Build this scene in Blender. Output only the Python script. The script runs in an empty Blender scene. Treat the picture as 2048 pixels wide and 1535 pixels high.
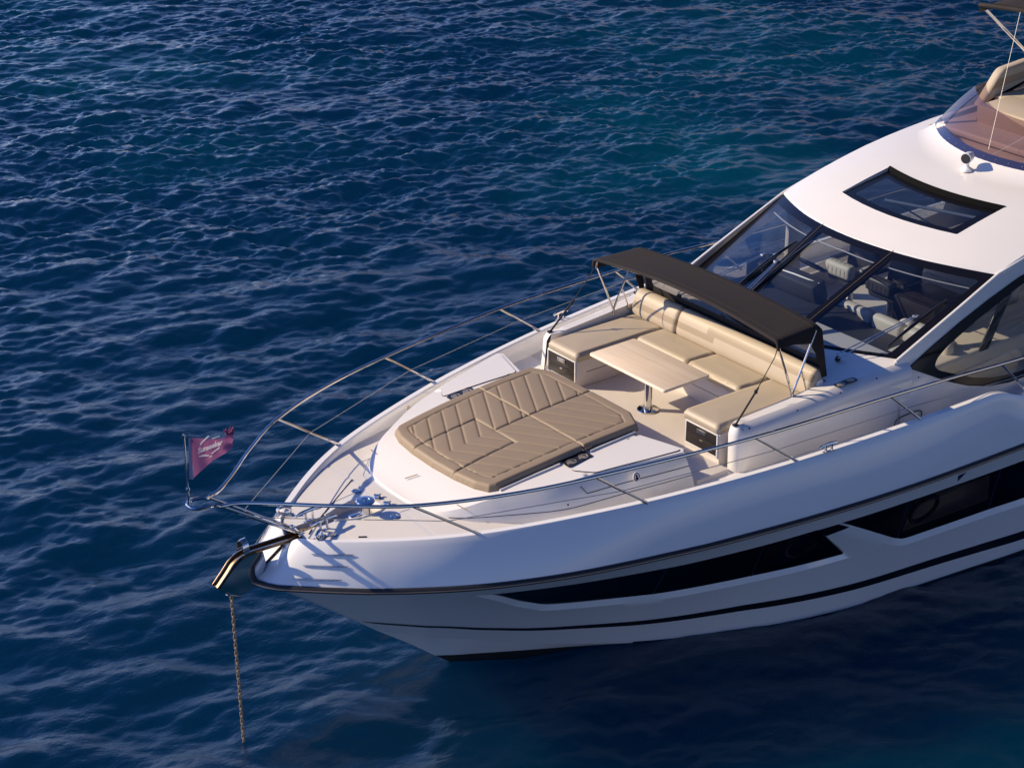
import bpy, bmesh, math, random
import numpy as np
from mathutils import Vector, Matrix
from mathutils.geometry import delaunay_2d_cdt
random.seed(7)
R_ = math.radians
scene = bpy.context.scene
col = scene.collection

# ------------------------------------------------------------------ camera
# Boat frame: bow tip at x=0, +x aft, +y starboard, z up from the waterline.
def cam_axes(yaw, pitch, roll):
    y, p, r = map(R_, (yaw, pitch, roll))
    fh = np.array([math.sin(y), math.cos(y), 0]); right = np.array([math.cos(y), -math.sin(y), 0])
    fwd = fh*math.cos(p) - np.array([0, 0, 1])*math.sin(p)
    up = np.cross(right, fwd)
    return right*math.cos(r)+up*math.sin(r), -right*math.sin(r)+up*math.cos(r), fwd
cr_, cu_, cf_ = cam_axes(37.9507, 25.0118, 0.01975)
cd = bpy.data.cameras.new('camera'); cam = bpy.data.objects.new('camera', cd); col.objects.link(cam)
cd.sensor_width = 36; cd.lens = 36*4164.254/2048; cd.clip_start = .5; cd.clip_end = 20000
cam.matrix_world = Matrix(((cr_[0], cu_[0], -cf_[0], -9.712), (cr_[1], cu_[1], -cf_[1], -17.0),
                           (cr_[2], cu_[2], -cf_[2], 13.45), (0, 0, 0, 1)))
scene.camera = cam
scene.cycles.sample_clamp_indirect = 3; scene.cycles.sample_clamp_direct = 6
scene.cycles.caustics_reflective = False; scene.cycles.use_adaptive_sampling = False

# ------------------------------------------------------------------ light
SUN_EL, SUN_DIR = 31.0, Vector((-math.cos(R_(45)), math.sin(R_(45)), 0))     # towards the sun
sv = SUN_DIR*math.cos(R_(SUN_EL)) + Vector((0, 0, math.sin(R_(SUN_EL))))
sl = bpy.data.lights.new('sun', 'SUN'); so = bpy.data.objects.new('sun', sl); col.objects.link(so)
sl.energy = 4.6; sl.angle = R_(.5); sl.color = (1, .82, .575)
so.rotation_euler = sv.to_track_quat('Z', 'Y').to_euler()
w = bpy.data.worlds.new('World'); scene.world = w; w.use_nodes = True
nt = w.node_tree; bg = nt.nodes['Background']
sky = nt.nodes.new('ShaderNodeTexSky'); sky.sky_type = 'NISHITA'; sky.sun_disc = False
sky.sun_elevation = R_(SUN_EL); sky.sun_rotation = math.atan2(SUN_DIR.x, SUN_DIR.y)
sky.air_density = 1.0; sky.dust_density = .3; sky.ozone_density = 2.0
# evening-tinted air: lavender towards the horizon, deep blue overhead
tint = nt.nodes.new('ShaderNodeVectorMath'); tint.operation = 'MULTIPLY'
wtc = nt.nodes.new('ShaderNodeTexCoord'); wsx = nt.nodes.new('ShaderNodeSeparateXYZ'); wcr = nt.nodes.new('ShaderNodeValToRGB')
nt.links.new(wtc.outputs['Generated'], wsx.inputs[0]); nt.links.new(wsx.outputs['Z'], wcr.inputs[0]); nt.links.new(wcr.outputs[0], tint.inputs[1])
we = wcr.color_ramp.elements; we[0].position = .0; we[0].color = (1.20, 1.10, 1.45, 1); we[1].position = .95; we[1].color = (.24, .40, .85, 1)
for pz, pc in ((.24, (1.02, 1.02, 1.42, 1)), (.36, (.60, .75, 1.20, 1)), (.48, (.36, .54, .98, 1)), (.65, (.24, .42, .84, 1))): e2 = we.new(pz); e2.color = pc
# the air is brighter on the sun's side of the sky
wdt = nt.nodes.new('ShaderNodeVectorMath'); wdt.operation = 'DOT_PRODUCT'; wdt.inputs[1].default_value = (SUN_DIR.x, SUN_DIR.y, 0); nt.links.new(wtc.outputs['Generated'], wdt.inputs[0])
wmr = nt.nodes.new('ShaderNodeMapRange'); wmr.interpolation_type = 'SMOOTHSTEP'
for k_, v_ in ((1, -.30), (2, .55), (3, .80), (4, 2.1)): wmr.inputs[k_].default_value = v_
nt.links.new(wdt.outputs['Value'], wmr.inputs[0])
wsc = nt.nodes.new('ShaderNodeVectorMath'); wsc.operation = 'SCALE'; nt.links.new(wcr.outputs[0], wsc.inputs[0]); nt.links.new(wmr.outputs[0], wsc.inputs['Scale']); nt.links.new(wsc.outputs[0], tint.inputs[1])
nt.links.new(sky.outputs[0], tint.inputs[0]); nt.links.new(tint.outputs[0], bg.inputs[0]); bg.inputs[1].default_value = .070
scene.view_settings.view_transform = 'Standard'; scene.view_settings.look = 'None'
scene.view_settings.exposure = .41; scene.view_settings.gamma = 1

# ------------------------------------------------------------------ materials
def mat(name, base, rough=.4, metal=0., spec=.5, coat=0., noise=None, bump=None, var=.0):
    m = bpy.data.materials.new(name); m.use_nodes = True; t = m.node_tree; b = t.nodes['Principled BSDF']
    b.inputs['Base Color'].default_value = (*base, 1); b.inputs['Roughness'].default_value = rough
    b.inputs['Metallic'].default_value = metal; b.inputs['Specular IOR Level'].default_value = spec
    b.inputs['Coat Weight'].default_value = coat; b.inputs['Coat Roughness'].default_value = .04
    tc = t.nodes.new('ShaderNodeTexCoord')
    n = t.nodes.new('ShaderNodeTexNoise'); n.inputs['Scale'].default_value = noise or 3.; n.inputs['Detail'].default_value = 4
    t.links.new(tc.outputs['Object'], n.inputs['Vector'])
    if var:
        r = t.nodes.new('ShaderNodeMapRange'); r.inputs[3].default_value = 1-var; r.inputs[4].default_value = 1+var
        t.links.new(n.outputs['Fac'], r.inputs[0])
        mx = t.nodes.new('ShaderNodeVectorMath'); mx.operation = 'SCALE'; mx.inputs[0].default_value = base
        t.links.new(r.outputs[0], mx.inputs['Scale']); t.links.new(mx.outputs[0], b.inputs['Base Color'])
        rr = t.nodes.new('ShaderNodeMapRange'); rr.inputs[3].default_value = rough*(1-var*3); rr.inputs[4].default_value = rough*(1+var*3)
        t.links.new(n.outputs['Fac'], rr.inputs[0]); t.links.new(rr.outputs[0], b.inputs['Roughness'])
    if bump:
        n2 = t.nodes.new('ShaderNodeTexNoise'); n2.inputs['Scale'].default_value = bump[0]; n2.inputs['Detail'].default_value = 3
        t.links.new(tc.outputs['Object'], n2.inputs['Vector'])
        bp = t.nodes.new('ShaderNodeBump'); bp.inputs['Strength'].default_value = bump[1]; bp.inputs['Distance'].default_value = bump[2]
        t.links.new(n2.outputs['Fac'], bp.inputs['Height']); t.links.new(bp.outputs[0], b.inputs['Normal'])
    return m
def glass(name, tint, ior=1.5, rough=0.0, opaque=None, refl=(1, 1, 1)):
    """thin pane: tinted see-through sheet with a fresnel reflection"""
    m = bpy.data.materials.new(name); m.use_nodes = True; t = m.node_tree; t.nodes.clear()
    o = t.nodes.new('ShaderNodeOutputMaterial'); mx = t.nodes.new('ShaderNodeMixShader')
    tr = t.nodes.new('ShaderNodeBsdfTransparent'); tr.inputs[0].default_value = (*tint, 1)
    gl = t.nodes.new('ShaderNodeBsdfGlossy'); gl.inputs['Roughness'].default_value = rough; gl.inputs[0].default_value = (*refl, 1)
    fr = t.nodes.new('ShaderNodeFresnel'); ge = t.nodes.new('ShaderNodeNewGeometry'); mr = t.nodes.new('ShaderNodeMapRange')
    mr.inputs[3].default_value = ior; mr.inputs[4].default_value = 1/ior          # same reflection from either face of the sheet
    t.links.new(ge.outputs['Backfacing'], mr.inputs[0]); t.links.new(mr.outputs[0], fr.inputs[0])
    t.links.new(fr.outputs[0], mx.inputs[0]); t.links.new(gl.outputs[0], mx.inputs[2]); src = tr
    if opaque:
        df = t.nodes.new('ShaderNodeBsdfDiffuse'); df.inputs[0].default_value = (*opaque[0], 1)
        m2 = t.nodes.new('ShaderNodeMixShader'); m2.inputs[0].default_value = opaque[1]
        t.links.new(tr.outputs[0], m2.inputs[1]); t.links.new(df.outputs[0], m2.inputs[2]); src = m2
    t.links.new(src.outputs[0], mx.inputs[1]); t.links.new(mx.outputs[0], o.inputs[0])
    return m
M = {}
M['gel'] = mat('white_gelcoat', (.75, .72, .675), .16, coat=.35, var=.025, noise=1.3)
M['gel_hull'] = mat('white_hull_paint', (.82, .81, .79), .10, coat=.5, var=.03, noise=.8, bump=(1.1, .12, .01))
M['nonskid'] = mat('nonskid_deck', (.70, .66, .61), .65, var=.035, noise=5, bump=(220, .35, .002))
M['nonskid2'] = mat('nonskid_cockpit', (.69, .635, .575), .6, var=.03, noise=5, bump=(220, .35, .002))
M['gel_in'] = mat('moulded_liner', (.66, .60, .55), .35, var=.02)
M['antifoul'] = mat('black_antifouling', (.012, .013, .014), .7, var=.1)
M['stripe'] = mat('black_stripe_paint', (.01, .011, .014), .2, coat=.4)
M['rubber'] = mat('black_rubber', (.018, .019, .022), .45)
M['steel'] = mat('polished_steel', (.66, .64, .62), .07, metal=1, var=.06, noise=9)
M['steel_brush'] = mat('brushed_steel', (.62, .60, .57), .28, metal=1, var=.06, noise=20)
M['bronze'] = mat('brown_reflection_steel', (.22, .16, .105), .42, metal=1, var=.15, noise=14)  # plain steel; the brown it reflects is painted into the base colour
M['strip'] = mat('dull_rail_strip', (.30, .23, .18), .35, metal=.8)
M['print_steel'] = mat('bright_steel_edge', (.85, .82, .78), .3, metal=1)
M['rail'] = mat('rail_steel', (.50, .50, .51), .07, metal=1, var=.05, noise=9)
M['gap_shade_black'] = mat('gap_shade_black', (.002, .002, .002), .8, spec=.1)  # near-black that paints the shade in the roof hatch gap
M['chain'] = mat('galvanised_chain', (.48, .37, .25), .42, metal=.6, var=.15, noise=30)
M['frit'] = mat('black_glass_border', (.006, .006, .008), .12, spec=.35)
M['seal'] = mat('black_seal', (.008, .008, .009), .6, spec=.25)
M['pad'] = mat('taupe_leather', (.268, .204, .138), .55, spec=.35, var=.05, noise=6, bump=(160, .12, .002))
M['sofa'] = mat('beige_leather', (.445, .37, .27), .5, spec=.35, var=.035, noise=5, bump=(150, .1, .002))
M['sofa2'] = mat('tan_leather_band', (.32, .25, .165), .5, spec=.35, var=.03)
M['canvas'] = mat('black_canvas', (.030, .025, .023), .85, spec=.2, var=.12, noise=4, bump=(300, .3, .001))
M['strap'] = mat('black_webbing', (.014, .013, .013), .8)
M['drawer'] = mat('dark_drawer_front', (.030, .024, .020), .35, var=.1, noise=12)
M['dash'] = mat('grey_dash_cover', (.045, .046, .052), .6, var=.06, bump=(200, .2, .001))
M['darkleather'] = mat('dark_grey_leather', (.055, .05, .05), .45, var=.08)
M['cream'] = mat('cream_upholstery', (.68, .62, .52), .55, var=.04)
M['lining'] = mat('pale_cabin_lining', (.50, .47, .42), .6, var=.03)
M['wood_dark'] = mat('dark_walnut', (.03, .022, .02), .3, var=.15)
M['floor'] = mat('cabin_floor', (.12, .09, .065), .5, var=.1)
M['blackplastic'] = mat('black_plastic', (.015, .015, .016), .35)
M['white'] = mat('white_plastic', (.78, .76, .74), .3, var=.02)
M['purplehem'] = mat('blue_grey_hem', (.20, .21, .30), .8, spec=.2)
M['flyframe'] = mat('blue_anodised_frame', (.022, .026, .075), .3, coat=.4)
M['brown'] = mat('brown_seat', (.42, .32, .22), .6, var=.04)
M['wire'] = mat('steel_wire', (.34, .33, .32), .5, metal=.5)
M['lens'] = mat('lamp_lens', (.25, .22, .2), .05, coat=1)
M['steelblue'] = mat('dark_cup_plate', (.02, .02, .022), .3)
M['glass_ws'] = glass('windscreen_glass', (.64, .69, .75), ior=1.65)
M['glass_side'] = glass('side_glass', (.82, .80, .76), ior=1.6)
M['glass_roof'] = glass('smoked_roof_glass', (.30, .34, .40), ior=1.8)
M['glass_hull'] = glass('black_hull_glass', (.10, .08, .085), ior=1.5)
M['glass_hull2'] = glass('smoked_hull_glass', (.42, .37, .33), ior=1.5)
M['plexi'] = glass('bronze_acrylic', (.58, .47, .45), opaque=((.22, .15, .14), .14))
M['vinyl'] = glass('smoked_vinyl', (.50, .47, .44), rough=.06, opaque=((.06, .055, .05), .2))

def teak():
    m = bpy.data.materials.new('pale_teak'); m.use_nodes = True; t = m.node_tree; b = t.nodes['Principled BSDF']
    tc = t.nodes.new('ShaderNodeTexCoord'); mp = t.nodes.new('ShaderNodeMapping'); mp.inputs['Scale'].default_value = (26, 1.0, 26)
    t.links.new(tc.outputs['Object'], mp.inputs[0])
    n = t.nodes.new('ShaderNodeTexNoise'); n.inputs['Scale'].default_value = 2.2; n.inputs['Detail'].default_value = 6; n.inputs['Roughness'].default_value = .7
    t.links.new(mp.outputs[0], n.inputs['Vector'])
    sx = t.nodes.new('ShaderNodeSeparateXYZ'); t.links.new(tc.outputs['Object'], sx.inputs[0])
    ml = t.nodes.new('ShaderNodeMath'); ml.operation = 'MULTIPLY'; ml.inputs[1].default_value = 18; t.links.new(sx.outputs[0], ml.inputs[0])
    fl = t.nodes.new('ShaderNodeMath'); fl.operation = 'FLOOR'; t.links.new(ml.outputs[0], fl.inputs[0])
    wn = t.nodes.new('ShaderNodeTexWhiteNoise'); wn.noise_dimensions = '1D'; t.links.new(fl.outputs[0], wn.inputs['W'])
    ad = t.nodes.new('ShaderNodeMath'); ad.operation = 'MULTIPLY_ADD'; ad.inputs[1].default_value = .32
    t.links.new(wn.outputs[0], ad.inputs[0]); t.links.new(n.outputs['Fac'], ad.inputs[2])
    cr = t.nodes.new('ShaderNodeValToRGB'); e = cr.color_ramp.elements
    e[0].position = .30; e[0].color = (.74, .57, .38, 1); e[1].position = .95; e[1].color = (.88, .73, .54, 1)
    t.links.new(ad.outputs[0], cr.inputs[0]); t.links.new(cr.outputs[0], b.inputs['Base Color']); b.inputs['Roughness'].default_value = .42
    return m
M['teak'] = teak()
def cloth(name, c):
    m = mat(name, c, .8, spec=.2, var=.08, noise=14, bump=(400, .2, .001)); t = m.node_tree; b = t.nodes['Principled BSDF']; o = t.nodes['Material Output']
    tr = t.nodes.new('ShaderNodeBsdfTranslucent'); tr.inputs[0].default_value = (*c, 1); mx = t.nodes.new('ShaderNodeMixShader'); mx.inputs[0].default_value = .4
    t.links.new(b.outputs[0], mx.inputs[1]); t.links.new(tr.outputs[0], mx.inputs[2]); t.links.new(mx.outputs[0], o.inputs[0]); return m
M['purple'] = cloth('purple_flag_cloth', (.36, .12, .24)); M['print'] = cloth('white_print', (.8, .78, .78))

# ------------------------------------------------------------------ object helpers
def wloc(o):
    p = Vector((0, 0, 0))
    while o is not None: p += o.location; o = o.parent
    return p
def thing(name, label, cat, loc, group=None):
    o = bpy.data.objects.new(name, None); col.objects.link(o); o.location = loc; o.empty_display_size = .1
    o['label'] = label; o['category'] = cat
    if group: o['group'] = group
    return o
def tag(o, label, cat, group=None):
    o['label'] = label; o['category'] = cat
    if group: o['group'] = group
    return o
class MB:
    """collects vertices and faces (world coordinates) for ONE mesh"""
    def __init__(s): s.v = []; s.f = []; s.m = []
    def add(s, v, f, mi=0):
        k = len(s.v); s.v += [tuple(map(float, p)) for p in v]; s.f += [tuple(i+k for i in q) for q in f]; s.m += [mi]*len(f); return s
    def grid(s, rows, mi=0, closed=False, flip=False):
        n = len(rows[0]); v = [p for r in rows for p in r]; f = []
        for i in range(len(rows)-1):
            for j in range(n if closed else n-1):
                a, b = i*n+j, i*n+(j+1) % n; q = (a, b, b+n, a+n); f.append(q[::-1] if flip else q)
        return s.add(v, f, mi)
    def tube(s, pts, r, n=8, mi=0, cap=True, closed=False):
        P = [Vector(p) for p in pts]; rows = []
        up = Vector((0, 0, 1)); prev = None
        for i, p in enumerate(P):
            if closed: t = P[(i+1) % len(P)]-P[i-1]
            else: t = (P[min(i+1, len(P)-1)]-P[max(i-1, 0)])
            t.normalize()
            if prev is None:
                a = t.cross(up if abs(t.z) < .95 else Vector((1, 0, 0))).normalized()
            else: a = (prev-t*prev.dot(t)).normalized()
            prev = a; b = t.cross(a); rr = r[i] if isinstance(r, (list, tuple)) else r
            rows.append([p+a*(rr*math.cos(2*math.pi*k/n))+b*(rr*math.sin(2*math.pi*k/n)) for k in range(n)])
        if closed: rows.append(rows[0])
        k = len(s.v); s.grid(rows, mi, True)
        if cap and not closed: s.f += [tuple(k+i for i in range(n))[::-1], tuple(k+(len(rows)-1)*n+i for i in range(n))]; s.m += [mi, mi]
        return s
    def box(s, c, d, r=.0, mi=0, rot=None, seg=2):
        bm = bmesh.new(); bmesh.ops.create_cube(bm, size=1)
        for v in bm.verts: v.co = Vector((v.co.x*d[0], v.co.y*d[1], v.co.z*d[2]))
        if r: bmesh.ops.bevel(bm, geom=bm.edges[:], offset=r, segments=seg, profile=.5, affect='EDGES')
        if rot is not None: bmesh.ops.transform(bm, matrix=rot.to_4x4(), verts=bm.verts)
        bm.verts.ensure_lookup_table()
        s.add([v.co+Vector(c) for v in bm.verts], [[v.index for v in f.verts] for f in bm.faces], mi); bm.free(); return s
    def lathe(s, c, prof, n=24, mi=0, axis=None):
        rows = [[(r*math.cos(2*math.pi*k/n), r*math.sin(2*math.pi*k/n), z) for k in range(n)] for r, z in prof]
        q = Vector((0, 0, 1)).rotation_difference(Vector(axis).normalized()) if axis is not None else None
        rows = [[(q @ Vector(p) if q else Vector(p))+Vector(c) for p in r] for r in rows]
        k = len(s.v); s.grid(rows, mi, True)
        s.f += [tuple(k+i for i in range(n))[::-1], tuple(k+(len(rows)-1)*n+i for i in range(n))]; s.m += [mi, mi]; return s
    def prism(s, poly, z0, z1, r=.02, seg=3, mi=0, zf=None, bottom=True):
        """extruded plan outline (counter-clockwise) with rounded top edges"""
        zf = zf or (lambda x, y: 0)
        rows = [[(x, y, z0+zf(x, y)) for x, y in poly]]
        for k in range(seg+1):
            a = math.pi/2*k/seg; q = inset(poly, r*(1-math.cos(a)))
            rows.append([(x, y, z1-r+r*math.sin(a)+zf(x, y)) for x, y in q])
        k0 = len(s.v); s.grid(rows, mi, True); n = len(poly)
        top = rows[-1]; s.add(top, [tuple(range(n))], mi)
        if bottom: s.f.append(tuple(k0+i for i in range(n))[::-1]); s.m.append(mi)
        return s
    def mirror(s):
        k = len(s.v); nf = len(s.f)
        s.v += [(x, -y, z) for x, y, z in s.v]; s.f += [tuple(i+k for i in q)[::-1] for q in s.f]; s.m += s.m[:nf]; return s
    def build(s, name, m, parent=None, smooth=True, angle=35, label=None, weld=True, fixn=False):
        me = bpy.data.meshes.new(name); off = wloc(parent) if parent else Vector((0, 0, 0))
        me.from_pydata([(x-off.x, y-off.y, z-off.z) for x, y, z in s.v], [], s.f)
        ms = m if isinstance(m, (list, tuple)) else [m]
        for q in ms: me.materials.append(q)
        me.polygons.foreach_set('material_index', s.m)
        if weld or fixn:
            bm = bmesh.new(); bm.from_mesh(me)
            if weld: bmesh.ops.remove_doubles(bm, verts=bm.verts, dist=1e-5)
            if fixn: bmesh.ops.recalc_face_normals(bm, faces=bm.faces)
            bm.to_mesh(me); bm.free()
        if smooth:
            me.polygons.foreach_set('use_smooth', [True]*len(me.polygons)); me.set_sharp_from_angle(angle=R_(angle))
        me.update(); o = bpy.data.objects.new(name, me); col.objects.link(o)
        if parent: o.parent = parent
        if label: o['label'] = label
        return o
def each(mb, name, m, parent=None, **k):
    """every separate piece of the mesh becomes an object of its own"""
    p = list(range(len(mb.v)))
    def find(i):
        while p[i] != i: p[i] = p[p[i]]; i = p[i]
        return i
    for f in mb.f:
        for i in f[1:]: p[find(i)] = find(f[0])
    g = {}
    for f, mi in zip(mb.f, mb.m): g.setdefault(find(f[0]), []).append((f, mi))
    for fs in g.values():
        ids = sorted({i for f, _ in fs for i in f}); ix = {i: n for n, i in enumerate(ids)}; q = MB(); q.v = [mb.v[i] for i in ids]; q.f = [tuple(ix[i] for i in f) for f, _ in fs]; q.m = [mi for _, mi in fs]; q.build(name, m, parent, **k)
def inset(poly, d):
    if abs(d) < 1e-9: return list(poly)
    n = len(poly); out = []
    for i in range(n):
        a, b, c = (np.array(poly[(i+k-1) % n], float) for k in range(3))
        e1 = (b-a)/(np.linalg.norm(b-a)+1e-12); e2 = (c-b)/(np.linalg.norm(c-b)+1e-12)
        n1 = np.array([-e1[1], e1[0]]); n2 = np.array([-e2[1], e2[0]]); m = n1+n2; l = m@m
        m = m*2/max(l, .6); out.append(tuple(b+m*d))
    return out
def resample(poly, step, closed=True):
    out = []; n = len(poly)
    for i in range(n if closed else n-1):
        a = np.array(poly[i], float); b = np.array(poly[(i+1) % n], float); k = max(1, int(np.ceil(np.linalg.norm(b-a)/step)))
        for t in range(k): out.append(tuple(a+(b-a)*t/k))
    if not closed: out.append(tuple(poly[-1]))
    return out
def ccw(p):
    a = sum(p[i][0]*p[(i+1) % len(p)][1]-p[(i+1) % len(p)][0]*p[i][1] for i in range(len(p))); return p if a > 0 else p[::-1]
def roundpoly(poly, r, seg=4):
    out = []; n = len(poly)
    for i in range(n):
        a, b, c = (np.array(poly[(i+k-1) % n], float) for k in range(3))
        rr = r[i] if isinstance(r, (list, tuple)) else r
        la, lc = np.linalg.norm(a-b), np.linalg.norm(c-b); q = min(rr, la*.45, lc*.45)
        if q < 1e-6: out.append(tuple(b)); continue
        p0 = b+(a-b)/la*q; p2 = b+(c-b)/lc*q
        for k in range(seg+1):
            t = k/seg; out.append(tuple((1-t)**2*p0+2*t*(1-t)*b+t*t*p2))
    return out
def inpoly(P, poly):
    x, y = P[:, 0], P[:, 1]; c = np.zeros(len(P), bool); q = np.array(poly, float); n = len(q)
    for i in range(n):
        (x1, y1), (x2, y2) = q[i], q[(i+1) % n]
        if y1 == y2: continue
        k = ((y1 > y) != (y2 > y)) & (x < (x2-x1)*(y-y1)/(y2-y1)+x1); c ^= k
    return c
def segdist(P, a, b):
    a = np.array(a, float); b = np.array(b, float); d = b-a; t = np.clip(((P-a)@d)/(d@d+1e-12), 0, 1)
    return np.linalg.norm(P-(a+t[:, None]*d), axis=1)
def polydist(P, poly):
    return np.min([segdist(P, poly[i], poly[(i+1) % len(poly)]) for i in range(len(poly))], axis=0)
def patch(outer, holes=(), step=.1, extra=None, jitter=0):
    """constrained triangulation of a flat outline with holes; returns points, triangles"""
    rings = [resample(outer, step)]+[resample(h, step) for h in holes]
    q = np.array(rings[0]); lo, hi = q.min(0), q.max(0)
    gx = np.arange(lo[0]+step*.5, hi[0], step); gy = np.arange(lo[1]+step*.5, hi[1], step)
    g = np.array([(x, y) for x in gx for y in gy]) if len(gx) and len(gy) else np.zeros((0, 2))
    if len(g):
        k = inpoly(g, outer) & (polydist(g, rings[0]) > step*.4)
        for h in rings[1:]: k &= ~inpoly(g, h) & (polydist(g, h) > step*.4)
        g = g[k]
    V = []; Ed = []
    for r in rings:
        k = len(V); V += r; Ed += [(k+i, k+(i+1) % len(r)) for i in range(len(r))]
    V += [tuple(p) for p in g]
    vo, _, fo, _, _, _ = delaunay_2d_cdt([Vector(p) for p in V], Ed, [], 0, 1e-7)
    P = np.array([(v.x, v.y) for v in vo]); F = np.array([tuple(f) for f in fo])
    c = P[F].mean(1); k = inpoly(c, outer)
    for h in holes: k &= ~inpoly(c, h)
    return P, [tuple(map(int, f)) for f in F[k]]
def spline(pts, n=12, closed=False):
    P = [Vector(p) for p in pts]; out = []; N = len(P)
    for i in range(N if closed else N-1):
        g = (lambda k: P[k % N]) if closed else (lambda k: P[min(max(k, 0), N-1)])
        a, b, c, d = g(i-1), g(i), g(i+1), g(i+2)
        for k in range(n):
            t = k/n; out.append(.5*((2*b)+(c-a)*t+(2*a-5*b+4*c-d)*t*t+(3*b-a-3*c+d)*t**3))
    if not closed: out.append(P[-1])
    return out

# ================================================================== WATER
def build_water():
    rng = np.random.default_rng(11)
    nx, ny = 1360, 1400; cell = .05; Lx, Ly = nx*cell, ny*cell
    kx = 2*np.pi*np.fft.fftfreq(nx, cell); ky = 2*np.pi*np.fft.fftfreq(ny, cell)
    KX, KY = np.meshgrid(kx, ky, indexing='ij'); K = np.hypot(KX, KY); K[0, 0] = 1
    # local axes: +i right in view, +j away from camera; waves run roughly towards the camera
    def spec(kp, wd, spread, lo, sl):
        th = np.arctan2(KY, KX)-wd; D = np.cos(th/2)**2; D = np.clip(D, 0, 1)**spread
        return np.exp(-1.25*(kp/K)**2)*K**(-sl)*D*np.exp(-(K*lo)**2)
    def norm(s_): return s_/s_.sum()
    # one continuous wind sea from a few metres down to the finest ripple, plus a faint swell
    S = norm(spec(2*np.pi/1.9, R_(-70), 6, .0, 5.2))+.35*norm(spec(2*np.pi/5.5, R_(-104), 12, .0, 6.))
    S2 = np.exp(-1.25*(2*np.pi/.85/K)**2)*K**(-3.6)*np.clip(np.cos((np.arctan2(KY, KX)-R_(-74))/2)**2, 0, 1)**5*np.exp(-(K*.011)**2)
    def field(S_, std, slope=None):
        Hk = (rng.normal(size=K.shape)+1j*rng.normal(size=K.shape))*np.sqrt(S_); Hk[0, 0] = 0; f_ = np.fft.ifft2(Hk).real
        k_ = std/f_.std() if slope is None else slope/np.hypot(np.gradient(f_, cell, axis=0).std(), np.gradient(f_, cell, axis=1).std())
        return Hk*k_, f_*k_
    Hk, h = field(S, .041); H2, h2 = field(S2, 0, .235)
    _, gust = field(np.exp(-(K*1.1)**2), 1.0); jj = (np.arange(ny)*cell+6.)[None, :]
    gust = np.clip(.95+.26*gust, .4, 1.6)*np.interp(jj, [16, 24, 32, 46], [.55, .66, 1.0, 1.2])
    h = h+h2*gust; chop = .5
    dx = np.fft.ifft2(1j*KX/K*(Hk+.6*H2)).real*chop; dy = np.fft.ifft2(1j*KY/K*(Hk+.6*H2)).real*chop
    i = np.arange(nx)*cell-Lx/2; j = np.arange(ny)*cell+6.
    Xl, Yl = np.meshgrid(i, j, indexing='ij')
    e = np.minimum.reduce([np.arange(nx)[:, None]*cell+0*Yl, (nx-1-np.arange(nx))[:, None]*cell+0*Yl,
                           np.arange(ny)[None, :]*cell+0*Xl, (ny-1-np.arange(ny))[None, :]*cell+0*Xl])
    f = np.clip(e/2.5, 0, 1); f = f*f*(3-2*f)
    Xl = Xl-dx*f; Yl = Yl-dy*f; Zl = h*f
    rt = np.array([cr_[0], cr_[1]]); rt /= np.linalg.norm(rt); fw = np.array([cf_[0], cf_[1]]); fw /= np.linalg.norm(fw)
    WX = -9.712+Xl*rt[0]+Yl*fw[0]; WY = -17+Xl*rt[1]+Yl*fw[1]
    # calmer in the lee of the hull on the port side
    V = np.stack([WX, WY, Zl], -1).reshape(-1, 3)
    lee = np.clip((V[:, 0]-2.2)/3, 0, 1)*np.clip((V[:, 1]+9)/5, 0, 1)*(V[:, 1] < 0); V[:, 2] *= 1-.12*lee
    idx = np.arange(nx*ny).reshape(nx, ny)
    Q = np.stack([idx[:-1, :-1], idx[1:, :-1], idx[1:, 1:], idx[:-1, 1:]], -1).reshape(-1, 4)
    # open sea beyond: a skirt of rings from the rippled patch outwards
    per = np.concatenate([idx[:, 0], idx[-1, 1:], idx[-2::-1, -1], idx[0, -2:0:-1]])[::20]
    base = V[per]; cen = V.mean(0); n0 = len(V); rings = [per]
    for k, s in enumerate((1.15, 2, 6, 30, 220)):
        d = base-cen; rr = cen+d*s; rr[:, 2] = 0; V = np.concatenate([V, rr]); rings.append(np.arange(n0, n0+len(per))); n0 += len(per)
    Q2 = []
    for a, b in zip(rings[:-1], rings[1:]):
        Q2.append(np.stack([a, b, np.roll(b, -1), np.roll(a, -1)], -1))
    Q = np.concatenate([Q]+Q2)
    me = bpy.data.meshes.new('water'); me.vertices.add(len(V)); me.vertices.foreach_set('co', V.astype(np.float32).ravel())
    me.loops.add(Q.size); me.loops.foreach_set('vertex_index', Q.astype(np.int32).ravel())
    me.polygons.add(len(Q)); me.polygons.foreach_set('loop_start', np.arange(0, Q.size, 4, dtype=np.int32))
    me.update(calc_edges=True); me.validate(); me.polygons.foreach_set('use_smooth', np.ones(len(Q), bool))
    m = bpy.data.materials.new('sea_water'); m.use_nodes = True; t = m.node_tree; b = t.nodes['Principled BSDF']
    tc = t.nodes.new('ShaderNodeTexCoord')
    n1 = t.nodes.new('ShaderNodeTexNoise'); n1.inputs['Scale'].default_value = .13; n1.inputs['Detail'].default_value = 3
    t.links.new(tc.outputs['Object'], n1.inputs['Vector'])
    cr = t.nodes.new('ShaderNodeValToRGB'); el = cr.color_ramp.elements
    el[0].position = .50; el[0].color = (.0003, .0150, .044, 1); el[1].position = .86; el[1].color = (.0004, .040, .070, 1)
    acc = n1.outputs['Fac']
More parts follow.
